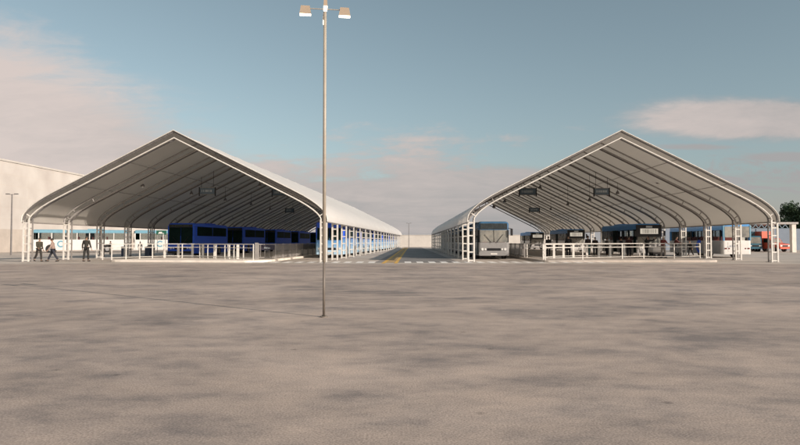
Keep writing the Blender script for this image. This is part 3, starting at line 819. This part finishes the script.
# ------------------------------------------------------------------ hanging signs and lamps
def hsign(px, py, D, w, h, label, rz=0):
    z = EYE + (241.7 - py) / F * D; x = X(px, D)
    t = thing('hanging_sign', (x, D, z), rz, label, 'sign', 'platform signs hanging from the shed roofs')
    b = MB(); b.box(-w / 2, w / 2, -.05, .05, -h / 2, h / 2); p = b.build('panel', M['tealsign'], t)
    b = MB()
    for zz in (-h / 2, h / 2): b.box(-w / 2 - .05, w / 2 + .05, -.07, .07, zz - .025, zz + .025, 0)
    for s in (-1, 1): b.box(s * w / 2 - .05, s * w / 2 + .05, -.075, .075, -h / 2 - .15, h / 2 + .05, 1)
    b.build('frame', [M['steel_mid'], M['black']], t)
    b = MB(); q = -w * .36
    while q < w * .3:
        w2 = random.choice((.05, .07, .1)); b.box(q, q + w2, -.058, -.051, -h * .14, h * .2); q += w2 + random.choice((.04, .04, .1))
    b.build('lettering', M['signtext'], p)
    side = 'L' if px < 400 else 'R'; C, a, H = (CL, AL, HL) if side == 'L' else (CR, AR, HR)
    for s in (-1, 1):
        lx = (x + s * w * .38 - C[0]) * math.cos(a) - (D - C[1]) * math.sin(a)
        top = ZT - .5 * abs(lx) - .14 - z
        b = MB(); b.tube((s * w * .38, 0, h / 2), (s * w * .38, 0, max(top, h)), .018, 5); b.build('hanger', M['black'], t)
hsign(207, 191, 58, 1.45, .62, 'dark framed platform sign hanging from the left shed roof, nearest of that shed', R(4))
hsign(279.5, 192.5, 72, 1.75, .72, 'dark platform sign hanging in the left shed just under the front right roof edge')
hsign(289.5, 210.3, 96, 1.3, .6, 'small far platform sign hanging deep in the left shed')
hsign(528, 191.5, 66, 1.8, .70, 'dark platform sign hanging in the right shed near its left roof edge')
hsign(602, 191.5, 58, 1.40, .62, 'dark framed platform sign hanging under the middle of the right shed roof', R(-4))
hsign(534.5, 209.8, 92, 1.5, .6, 'small far platform sign hanging in the right shed above the pale bus row')
def pend(px, py, D, label):
    z = EYE + (241.7 - py) / F * D; x = X(px, D)
    side = 'L' if px < 400 else 'R'; C, a = (CL, AL) if side == 'L' else (CR, AR)
    lx = (x - C[0]) * math.cos(a) - (D - C[1]) * math.sin(a)
    top = max(ZT - .5 * abs(lx) - .14 - z, .4)
    t = thing('pendant_lamp', (x, D, z), 0, label, 'pendant lamp', 'pendant lamps hanging from the shed roofs')
    b = MB(); b.tube((0, 0, .15), (0, 0, top), .014, 5); b.build('cord', M['black'], t)
    b = MB(); b.poly([(0, 0, .22), (0, 0, .15), (0, 0, .02), (0, 0, -.12)], [.035, .06, .14, .17], 12); b.build('lamp_shade', M['steel_grey'], t)
    b = MB(); b.poly([(0, 0, -.11), (0, 0, -.2)], [.08, .05], 10); b.build('bulb', M['lamp'], t)
PL = [(142, 185, 52, 'bell lamp hanging alone on a long cord near the front left of the left shed'), (191, 193, 60, 'dark bell lamp hanging just left of the framed sign in the left shed'),
      (225, 199.5, 66, 'dark bell lamp right of the nearest sign in the left shed'), (251, 204, 74, 'dark bell lamp hanging midway between two signs in the left shed'),
      (259.5, 184.5, 64, 'dark bell lamp high under the ridge of the left shed'), (270, 209, 84, 'farthest small bell lamp in the left shed below the edge sign'),
      (659, 182, 52, 'bell lamp hanging alone on a cord right of the ridge of the right shed'), (590, 199.5, 60, 'dark bell lamp just left of the middle sign in the right shed'),
      (618, 192.5, 58, 'dark bell lamp just right of the middle sign in the right shed'), (568, 204, 70, 'dark bell lamp between the two signs of the right shed'),
      (551, 209, 84, 'small bell lamp beside the far small sign in the right shed'), (540.5, 187, 66, 'pale bell lamp right of the left sign in the right shed'),
      (505, 201, 62, 'small dark bell lamp above the pale bus in the right shed'), (494, 206.5, 60, 'small dark bell lamp near the left roof curve of the right shed')]
for p in PL: pend(*p)

# ------------------------------------------------------------------ trees
def tree(px, D, H_, rad, label, seed, n=15000):
    rnd = random.Random(seed)
    t = thing('tree', (X(px, D), D, 0), 0, label, 'tree', 'trees beyond the blue-grey wall')
    b = MB(); b.poly([(0, 0, 0), (.1, 0, H_ * .25), (.05, .1, H_ * .55), (0, 0, H_ * .9)], [.32, .24, .15, .04], 8)
    tips = []
    for i in range(16):
        a = rnd.uniform(0, 6.28); z = H_ * rnd.uniform(.22, .8); l_ = rad * rnd.uniform(.5, .95) * (1 - .45 * z / H_)
        e = (math.cos(a) * l_, math.sin(a) * l_, z + l_ * .35); b.poly([(0, 0, z), (e[0] * .5, e[1] * .5, z + l_ * .25), e], [.09, .06, .02], 5); tips.append(e)
    b.build('trunk', M['bark'], t)
    cl = []
    for i in range(74):
        a = rnd.uniform(0, 6.28); zz = rnd.uniform(.10, .93); r_ = rad * (1.0 - .72 * max(0, (zz - .35) / .65) ** 1.4) * math.sqrt(rnd.uniform(.15, 1))
        cl.append((math.cos(a) * r_, math.sin(a) * r_, H_ * zz * .96, rad * rnd.uniform(.16, .34)))
    c = MB()
    for i in range(n):
        x, y, z, r_ = rnd.choice(cl)
        d = Vector((rnd.gauss(0, 1), rnd.gauss(0, 1), rnd.gauss(0, .7))); d.normalize(); d *= r_ * rnd.uniform(.3, 1.05)
        p = Vector((x, y, z)) + d; s = rnd.uniform(.13, .27)
        e = Euler((rnd.uniform(-1.2, 1.2), rnd.uniform(-1.2, 1.2), rnd.uniform(0, 6.28))).to_matrix()
        c.add([p + e @ Vector(v) * s for v in ((-1, 0, 0), (0, -.55, .1), (1, 0, 0), (0, .55, .1))], [(0, 1, 2, 3)])
    c.build('crown', M['leaf'], t)
tree(799, 118, 9.1, 4.9, 'dense dark green tree beyond the wall, nearest right of the right shed', 1)
tree(828, 116, 9.4, 4.6, 'dense dark green tree beyond the wall at the right picture edge', 2)
tree(770, 140, 6.4, 3.2, 'lower dark tree beyond the wall behind the right shed leg', 3)
tree(744, 142, 6.2, 3.0, 'low dark tree beyond the wall hidden behind the coach', 4)

# ------------------------------------------------------------------ people
def skin_mesh(name, chains, mats, parent, sub=1):
    """chains: list of (points, radii); chain points at the same place are merged"""
    vs = []; rs = []; es = []; idx = {}
    def vid(p, r):
        k = tuple(round(c, 4) for c in p)
        if k not in idx: idx[k] = len(vs); vs.append(p); rs.append(r)
        return idx[k]
    for pts, rad in chains:
        ids = [vid(tuple(p), r) for p, r in zip(pts, rad)]
        es += [(a, b) for a, b in zip(ids[:-1], ids[1:]) if a != b]
    me = bpy.data.meshes.new(name); me.from_pydata(vs, es, [])
    o = bpy.data.objects.new(name, me); COL.objects.link(o)
    md = o.modifiers.new('s', 'SKIN'); md.use_smooth_shade = True
    for i, r in enumerate(rs):
        r = (r, r) if not isinstance(r, tuple) else r
        me.skin_vertices[0].data[i].radius = r
    me.skin_vertices[0].data[0].use_root = True
    o.modifiers.new('u', 'SUBSURF').levels = sub; o.modifiers['u'].render_levels = sub
    dg = bpy.context.evaluated_depsgraph_get()
    nm = bpy.data.meshes.new_from_object(o.evaluated_get(dg))
    bpy.data.objects.remove(o)
    nm.name = name; nm.materials.clear()
    for m_ in mats: nm.materials.append(m_)
    for p in nm.polygons: p.use_smooth = True; p.material_index = 0
    o = bpy.data.objects.new(name, nm); COL.objects.link(o); o.parent = parent
    return o
cloth_cache = {}
def cloth(c):
    k = tuple(c)
    if k not in cloth_cache: cloth_cache[k] = mat('cloth', c, .85, var=.25, vscale=5, bump=.2)
    return cloth_cache[k]
def person(px, D, rz, label, z=0.0, H_=1.74, top=(.05, .05, .045), bot=(.03, .03, .035), shoe=(.02, .02, .02), legs=((.0, 0), (.0, 0)), arms=((5, 12, 12), (-5, 12, 12)),
           lean=0, long_coat=False, cap=None, skirt=False, bag=None):
    """facing -Y locally. legs: (hip swing forward deg, knee bend deg) left,right. arms: (forward deg, outward deg, elbow bend deg)"""
    t = thing('person', (X(px, D), D, z), rz, label, 'person'); k = H_ / 1.74
    V = lambda x, y, z_: Vector((x, y, z_)) * k
    ln = R(lean)
    def up(h):                                    # spine point leaning forward
        d = h - .93; return V(0, -math.sin(ln) * d, .93 + math.cos(ln) * d)
    drop = 0
    J = {}; feet = []
    for i, s in enumerate((-1, 1)):
        sw, kb = legs[i]; a = R(sw); b = R(sw - kb)
        hip = V(s * .095, 0, .90); knee = hip + V(s * .01, -math.sin(a) * .43, -math.cos(a) * .43)
        ank = knee + V(0, -math.sin(b) * .41, -math.cos(b) * .41)
        f = b * .35 if kb < 20 else b
        heel = ank + V(0, .05 * math.cos(f), -.05); toe = ank + V(s * .02, -.17 * math.cos(f), -.045 + .17 * math.sin(f) * (.9))
        J[i] = (hip, knee, ank, heel, toe); feet.append(min(heel.z, toe.z) - .035 * k)
    dz = Vector((0, 0, -min(feet)))
    pel = V(0, 0, .95) + dz; spine = [pel, up(1.10) + dz, up(1.28) + dz, up(1.42) + dz, up(1.50) + dz, up(1.56) + dz]
    ch_body = [(spine, [(.15 * k, .10 * k), (.125 * k, .09 * k), (.15 * k, .105 * k), (.10 * k, .08 * k), .055 * k, .05 * k])]
    trous = []; sleeve = []; shoes = []
    for i, s in enumerate((-1, 1)):
        hip, knee, ank, heel, toe = [p + dz for p in J[i]]
        ch_body.append(([pel, hip, (hip + knee) / 2, knee, (knee * .55 + ank * .45), ank, toe], [(.14 * k, .1 * k), .085 * k, .075 * k, .052 * k, .055 * k, .036 * k, .028 * k]))
        trous.append(([pel, hip, (hip + knee) / 2, knee, (knee + ank) / 2, ank + V(0, 0, .03)], [(.155 * k, .115 * k), .106 * k, .10 * k, .084 * k, .076 * k, .07 * k]))
        shoes.append((heel, ank, toe))
        fw, ou, eb = arms[i]; a = R(fw); o_ = R(ou)
        sh = spine[3] + V(s * .185, 0, -.02)
        d = Vector((s * math.sin(o_), -math.sin(a) * math.cos(o_), -math.cos(a) * math.cos(o_)))
        el = sh + d * .29 * k
        a2 = R(fw + eb); d2 = Vector((s * math.sin(o_) * .5, -math.sin(a2), -math.cos(a2))).normalized()
        wr = el + d2 * .25 * k; pm = wr + d2 * .05 * k; hd = wr + d2 * .09 * k
        ch_body.append(([spine[3], sh, (sh + el) / 2, el, (el + wr) / 2, wr, pm, hd], [(.1 * k, .08 * k), .052 * k, .047 * k, .04 * k, .038 * k, .026 * k, (.036 * k, .02 * k), (.03 * k, .016 * k)]))
        sleeve.append(([spine[3], sh, (sh + el) / 2, el, wr - d2 * .02 * k], [(.13 * k, .10 * k), .08 * k, .072 * k, .062 * k, .05 * k]))
        J['h%d' % i] = (hd, d2, s)
    body = skin_mesh('body', ch_body, [M['skin']], t, 1)
    # head and fingers joined into the same mesh
    b = MB(); hc = up(1.635) + dz; hc = hc + V(0, -.015, 0); n, m_ = 12, 9; vs = []
    for j in range(m_ + 1):
        th = math.pi * j / m_
        for i in range(n):
            ph = 2 * math.pi * i / n; x = math.sin(th) * math.cos(ph); y = math.sin(th) * math.sin(ph); zz = math.cos(th)
            w = .074 * (1 - .18 * max(0, -zz)); dpt = .094 * (1 - .12 * max(0, -zz))
            vs.append(hc + V(x * w, y * dpt - (.01 if zz < 0 else 0), zz * .115))
    b.add(vs, [(j * n + i, (j + 1) * n + i, (j + 1) * n + (i + 1) % n, j * n + (i + 1) % n) for j in range(m_) for i in range(n)])
    b.poly([hc + V(0, -.088, .02), hc + V(0, -.115, -.022), hc + V(0, -.09, -.03)], [.009 * k, .015 * k, .008 * k], 6)          # nose
    for s in (-1, 1): b.poly([hc + V(s * .072, .01, .02), hc + V(s * .084, .018, -.01), hc + V(s * .074, .008, -.035)], [.012 * k, .015 * k, .008 * k], 5)
    b.poly([hc + V(-.025, -.088, -.058), hc + V(0, -.094, -.058), hc + V(.025, -.088, -.058)], [.004, .008, .004], 5, 1)
    for s in (-1, 1): b.poly([hc + V(s * .030 - .012, -.084, .012), hc + V(s * .030, -.09, .012), hc + V(s * .030 + .012, -.084, .012)], [.004, .009, .004], 5, 2)
    for i in (0, 1):
        hd, d2, s = J['h%d' % i]; side = Vector((0, 1, 0)) - d2 * d2.y; side.normalize()
        inw = side.cross(d2)
        for q, (off, ln_) in enumerate(((-.026, .075), (-.009, .085), (.009, .08), (.025, .062))):
            p0 = hd + side * off * k; p1 = p0 + d2 * ln_ * .5 * k; p2 = p1 + (d2 * .8 + inw * .5 * (-s)).normalized() * ln_ * .5 * k
            b.poly([p0, p1, p2], [.0095 * k, .009 * k, .006 * k], 5)
        p0 = hd - d2 * .05 * k - side * .03 * k; b.poly([p0, p0 + (d2 * .6 - side * .8) * .04 * k, p0 + (d2 * .95 - side * .75) * .065 * k], [.012 * k, .011 * k, .007 * k], 5)
    tmp = b.build('head_tmp', [M['skin'], M['redlamp'], M['hair']], None, True)
    bm = bmesh.new(); bm.from_mesh(body.data); bm.from_mesh(tmp.data); bm.to_mesh(body.data); bm.free()
    body.data.materials.append(mat('lips', (.28, .10, .08), .6)) if len(body.data.materials) < 2 else None
    body.data.materials.append(M['hair']); bpy.data.objects.remove(tmp)
    # clothes
    sk = spine[:4] + [spine[3] * .4 + spine[4] * .6]
    wst = .93 - (.38 if long_coat else .06)
    low = Vector((0, 0, wst * k)) + dz
    if long_coat: ch = [([low, pel, spine[1], spine[2], spine[3], sk[4]], [(.20 * k, .15 * k), (.175 * k, .135 * k), (.15 * k, .118 * k), (.18 * k, .13 * k), (.135 * k, .10 * k), .066 * k])]
    else: ch = [([low, pel, spine[1], spine[2], spine[3], sk[4]], [(.165 * k, .125 * k), (.165 * k, .125 * k), (.145 * k, .115 * k), (.195 * k, .145 * k), (.15 * k, .11 * k), .07 * k])]
    skin_mesh('jacket', ch + sleeve, [cloth(top)], t, 1)
    skin_mesh('trousers', trous, [cloth(bot)], t, 1)
    for heel, ank, toe in shoes:
        q = MB(); q.poly([heel + V(0, .03, .0), heel + V(0, 0, .01), (heel + toe) / 2 + V(0, 0, .012), toe, toe + (toe - heel) * .12], [.025 * k, .045 * k, .046 * k, .042 * k, .02 * k], 8)
        q.build('shoe', cloth(shoe), t, True)
    q = MB(); vs = []
    for j in range(6):
        th = math.pi * .56 * j / 5
        for i in range(n):
            ph = 2 * math.pi * i / n; x = math.sin(th) * math.cos(ph); y = math.sin(th) * math.sin(ph); zz = math.cos(th)
            fr = .022 if (y < -.3 and j > 3) else 0
            vs.append(hc + V(x * .082, y * .102 + .008, zz * .122 + .006 + fr))
    q.add(vs, [(j * n + i, (j + 1) * n + i, (j + 1) * n + (i + 1) % n, j * n + (i + 1) % n) for j in range(5) for i in range(n)])
    if cap:
        q.poly([hc + V(0, -.07, .045), hc + V(0, -.16, .035)], [.07 * k, .05 * k], 8) if False else q.box(*(hc.x - .06, hc.x + .06, hc.y - .17, hc.y - .07, hc.z + .045, hc.z + .058))
        q.build('cap', cloth(cap), t, True)
    else: q.build('hair', M['hair'], t, True)
    return t
# three walkers on the left
person(39.3, 45.4, R(62), 'person in olive jacket walking bent-kneed in front of the white bus, leftmost of all', H_=1.72, top=(.055, .048, .032), bot=(.04, .035, .03), legs=((-16, 22), (14, 10)), arms=((14, 8, 40), (-6, 8, 30)), lean=4)
person(53.3, 45.4, R(-70), 'person in pale top and dark jeans striding in front of the round emblem', H_=1.72, top=(.34, .25, .21), bot=(.03, .033, .045), legs=((26, 4), (-22, 8)), arms=((-18, 8, 10), (16, 8, 20)), lean=5)
person(86.6, 45.4, R(176), 'person in dark suit and cap walking away behind the second shed leg', H_=1.84, top=(.035, .033, .026), bot=(.028, .027, .024), legs=((7, 4), (-8, 6)), arms=((6, 14, 14), (-6, 14, 12)), cap=(.03, .028, .025))
# two people beyond the left railing
person(110.6, 70, R(150), 'distant person in black seen over the left railing, nearer to the walkers', H_=1.5, top=(.02, .02, .02), bot=(.25, .22, .18))
person(140.4, 72, R(20), 'distant person in pale clothes behind the left railing between shed legs', H_=1.45, top=(.38, .34, .29), bot=(.30, .27, .24))
# right platform
rp = [
 (548.3, 55, 190, 'slim person in black with a pale shoulder at the left end of the right platform', dict(top=(.02, .02, .022), bot=(.02, .02, .025))),
 (568.3, 52, 170, 'broad person in black standing before the bus with the small display', dict(top=(.014, .014, .016), bot=(.018, .018, .022), H_=1.80, long_coat=True)),
 (587.8, 53, 10, 'person in maroon and black top with teal trousers on the right platform', dict(top=(.03, .02, .02), bot=(.05, .12, .12), H_=1.78)),
 (595.0, 56, -20, 'shorter person in dark brown beside the one in teal trousers', dict(top=(.05, .03, .022), bot=(.02, .02, .02), H_=1.68)),
 (606.6, 58, 100, 'person in grey side-on before the side of the nearest lit-display bus', dict(top=(.10, .09, .085), bot=(.02, .02, .024), H_=1.62)),
 (621.0, 57, -80, 'small person in navy below the bus windows at the front of the right platform', dict(top=(.02, .022, .04), bot=(.03, .03, .03), H_=1.60)),
 (628.7, 53, 160, 'person in dark maroon jacket near the front corner of the lit-display bus', dict(top=(.05, .018, .018), bot=(.02, .02, .025), H_=1.74)),
 (646.6, 52, 20, 'person in black with both arms raised below the lit white display', dict(top=(.012, .012, .014), bot=(.015, .015, .018), H_=1.72, arms=((95, 30, 50), (85, 35, 60)), legs=((10, 6), (-8, 4)), lean=8)),
 (663.0, 50, 120, 'person in red shirt, white cap and pale trousers beside the covered cart', dict(top=(.16, .035, .03), bot=(.32, .28, .24), H_=1.72, cap=(.6, .57, .52), legs=((8, 4), (-8, 6)), arms=((40, 6, 30), (10, 8, 20)))),
 (674.5, 58, 70, 'person in dark red leaning forward, right of the covered cart', dict(top=(.10, .03, .03), bot=(.02, .02, .022), H_=1.78, lean=14, arms=((50, 6, 20), (35, 8, 20)))),
 (690.4, 55, -60, 'short person in dark clothes at the right end of the platform railing', dict(top=(.03, .028, .03), bot=(.02, .02, .02), H_=1.42, lean=12, legs=((20, 10), (-16, 14))))]
for px, D, rz, lab, kw in rp: person(px, D, R(rz), lab, z=.15, **kw)
# covered cart
ct = thing('cart', (X(656.4, 51.5), 51.5, .15), R(8), 'small cart with a white cloth cover beside the person in the white cap', 'cart')
b = MB(); b.prism(rrect(1.15, -.4, .4, .12), .42, .88, 0, inset=.16, zi=.16); b.build('cover', M['buswhite'], ct, True)
b = MB(); b.box(-.5, .5, -.33, .33, .25, .42); b.build('chassis', M['black'], ct)
for x in (-.38, .38):
    for y in (-.3, .3):
        b = MB(); b.disc((x, y, .14), .14, 'y', .05, 14); b.build('wheel', M['rubber'], ct)

# ------------------------------------------------------------------ world, sun, camera
EL, AZx, AZy = R(22.3), .783, -.622
sd = Vector((AZx * math.cos(EL), AZy * math.cos(EL), math.sin(EL)))
sun = bpy.data.lights.new('sun', 'SUN'); sun.energy = 4.0; sun.angle = R(.5); sun.color = (1.0, .87, .76)
so = bpy.data.objects.new('sun', sun); COL.objects.link(so); so.rotation_euler = sd.to_track_quat('Z', 'Y').to_euler()
w = bpy.data.worlds.new('World'); scene.world = w; w.use_nodes = True
nt = w.node_tree; n = nt.nodes; l = nt.links; n.clear()
out = n.new('ShaderNodeOutputWorld')
sky = n.new('ShaderNodeTexSky'); sky.sky_type = 'NISHITA'; sky.sun_disc = False; sky.sun_elevation = EL
sky.sun_rotation = math.atan2(AZx, AZy); sky.air_density = 1.0; sky.dust_density = 1.2; sky.ozone_density = 1.5
SKY = .086
def math_(op, a, b_=None, c=None):
    m_ = n.new('ShaderNodeMath'); m_.operation = op
    for i, v in enumerate((a, b_, c)):
        if v is None: continue
        if isinstance(v, (int, float)): m_.inputs[i].default_value = v
        else: l.new(v, m_.inputs[i])
    return m_.outputs[0]
tc = n.new('ShaderNodeTexCoord'); sx = n.new('ShaderNodeSeparateXYZ'); l.new(tc.outputs['Generated'], sx.inputs[0])
ysafe = math_('MAXIMUM', sx.outputs['Y'], .05)
u = math_('DIVIDE', sx.outputs['X'], ysafe); v = math_('DIVIDE', sx.outputs['Z'], ysafe)
# wisps: noise on a cloud layer overhead, stretched into bands
zs = math_('ADD', math_('MAXIMUM', sx.outputs['Z'], 0), .09)
cb = n.new('ShaderNodeCombineXYZ'); l.new(math_('DIVIDE', sx.outputs['X'], zs), cb.inputs[0]); l.new(math_('DIVIDE', sx.outputs['Y'], zs), cb.inputs[1])
mp = n.new('ShaderNodeMapping'); mp.inputs['Scale'].default_value = (.55, .85, 1); mp.inputs['Rotation'].default_value = (0, 0, R(-20)); l.new(cb.outputs[0], mp.inputs[0])
nz = n.new('ShaderNodeTexNoise'); nz.inputs['Scale'].default_value = 1.1; nz.inputs['Detail'].default_value = 11; nz.inputs['Roughness'].default_value = .64; nz.inputs['Distortion'].default_value = .7
l.new(mp.outputs[0], nz.inputs['Vector'])
cb2 = n.new('ShaderNodeCombineXYZ'); l.new(math_('MULTIPLY', u, 1.0), cb2.inputs[0]); l.new(math_('MULTIPLY', v, 3.2), cb2.inputs[1])
nz2 = n.new('ShaderNodeTexNoise'); nz2.inputs['Scale'].default_value = 3.2; nz2.inputs['Detail'].default_value = 8; nz2.inputs['Roughness'].default_value = .6; nz2.inputs['Distortion'].default_value = .5
l.new(cb2.outputs[0], nz2.inputs['Vector'])
def ramp(x, a, b_):
    m_ = n.new('ShaderNodeMapRange'); m_.interpolation_type = 'SMOOTHERSTEP'; l.new(x, m_.inputs['Value'])
    m_.inputs['From Min'].default_value = a; m_.inputs['From Max'].default_value = b_; return m_.outputs[0]
def blob(u0, v0, su, sv):
    a = math_('POWER', math_('DIVIDE', math_('SUBTRACT', u, u0), su), 2); b_ = math_('POWER', math_('DIVIDE', math_('SUBTRACT', v, v0), sv), 2)
    return math_('EXPONENT', math_('MULTIPLY', math_('ADD', a, b_), -1))
nz3 = n.new('ShaderNodeTexNoise'); nz3.inputs['Scale'].default_value = 9; nz3.inputs['Detail'].default_value = 10; nz3.inputs['Roughness'].default_value = .68; nz3.inputs['Distortion'].default_value = 1.2
l.new(cb2.outputs[0], nz3.inputs['Vector'])
nc = math_('SUBTRACT', math_('ADD', math_('ADD', math_('MULTIPLY', nz.outputs['Fac'], .45), math_('MULTIPLY', nz2.outputs['Fac'], .37)), math_('MULTIPLY', nz3.outputs['Fac'], .18)), .5)   # -.2 .. .2
# big bank on the left: below a slanting edge
edge = math_('SUBTRACT', math_('ADD', .185, math_('MULTIPLY', math_('ADD', u, .28), -.50)), v)
m1 = ramp(math_('ADD', edge, math_('MULTIPLY', nc, .44)), -.03, .10)
m1 = math_('MULTIPLY', m1, ramp(math_('MULTIPLY', math_('ADD', u, math_('MULTIPLY', nc, .5)), -1), .04, .24))
# low bank over the horizon
m2 = ramp(math_('ADD', math_('SUBTRACT', .15, v), math_('MULTIPLY', nc, .50)), -.02, .055)
m2 = math_('MULTIPLY', m2, math_('SUBTRACT', 1.0, math_('MULTIPLY', ramp(math_('ADD', u, math_('MULTIPLY', v, 1.2)), .45, .66), .62)))
# long cloud upper right
m3 = ramp(math_('ADD', blob(.58, .198, .24, .042), math_('MULTIPLY', nc, 1.4)), .30, .75)
m4 = ramp(math_('ADD', math_('ADD', blob(.60, .10, .30, .05), math_('MULTIPLY', nc, 2.2)), math_('MULTIPLY', math_('SUBTRACT', nz3.outputs['Fac'], .5), 2.6)), .45, 1.1)
m5 = math_('MULTIPLY', ramp(math_('ADD', blob(.08, .25, .22, .06), math_('MULTIPLY', nc, 3.6)), .9, 1.7), .4)
m7 = ramp(math_('ADD', blob(.62, .136, .12, .012), math_('MULTIPLY', nc, 2.6)), .35, .9)
m8 = ramp(math_('ADD', blob(.47, .153, .12, .009), math_('MULTIPLY', nc, 3.0)), .5, 1.1)
m6 = math_('MULTIPLY', ramp(math_('ADD', blob(.32, .37, .22, .05), math_('MULTIPLY', nc, 3.0)), .95, 1.6), .45)
cov = m1
for q in (m2, m3, m4, m5, m6, m7, m8): cov = math_('MAXIMUM', cov, q)
cov = math_('MULTIPLY', cov, .95)
# cloud colour: warm lit on the left, greyer low and to the right
cr = n.new('ShaderNodeValToRGB'); e = cr.color_ramp.elements
e[0].position = 0; e[0].color = (.37, .36, .36, 1); e[1].position = 1; e[1].color = (.66, .565, .525, 1)
shade_ = math_('ADD', math_('ADD', math_('MULTIPLY', u, -.75), .27), math_('ADD', math_('MULTIPLY', v, 1.1), math_('MULTIPLY', nc, 2.4)))
shade_ = math_('SUBTRACT', shade_, math_('MULTIPLY', math_('MAXIMUM', m7, m8), .6))
l.new(math_('ADD', shade_, math_('MULTIPLY', m3, .45)), cr.inputs['Fac'])
hs_ = n.new('ShaderNodeHueSaturation'); hs_.inputs['Saturation'].default_value = .66; hs_.inputs['Value'].default_value = 1.0
hs_.inputs['Hue'].default_value = .468
l.new(sky.outputs[0], hs_.inputs['Color'])
bg1 = n.new('ShaderNodeBackground'); l.new(hs_.outputs[0], bg1.inputs[0]); bg1.inputs[1].default_value = SKY
bg2 = n.new('ShaderNodeBackground'); l.new(cr.outputs[0], bg2.inputs[0]); bg2.inputs[1].default_value = .86
ms = n.new('ShaderNodeMixShader'); l.new(cov, ms.inputs[0]); l.new(bg1.outputs[0], ms.inputs[1]); l.new(bg2.outputs[0], ms.inputs[2])
l.new(ms.outputs[0], out.inputs[0])

cd = bpy.data.cameras.new('camera'); cam = bpy.data.objects.new('camera', cd); COL.objects.link(cam); scene.camera = cam
cd.sensor_width = 36; cd.lens = F / 800 * 36; cd.clip_end = 3000
cam.location = (0, 0, EYE); cam.rotation_euler = (R(90) + math.atan(19.2 / F), 0, 0)
vs_ = scene.view_settings; vs_.view_transform = 'Standard'; vs_.look = 'None'; vs_.gamma = 1; vs_.exposure = .3; vs_.use_curve_mapping = False
scene.cycles.max_bounces = 6; scene.cycles.transparent_max_bounces = 12
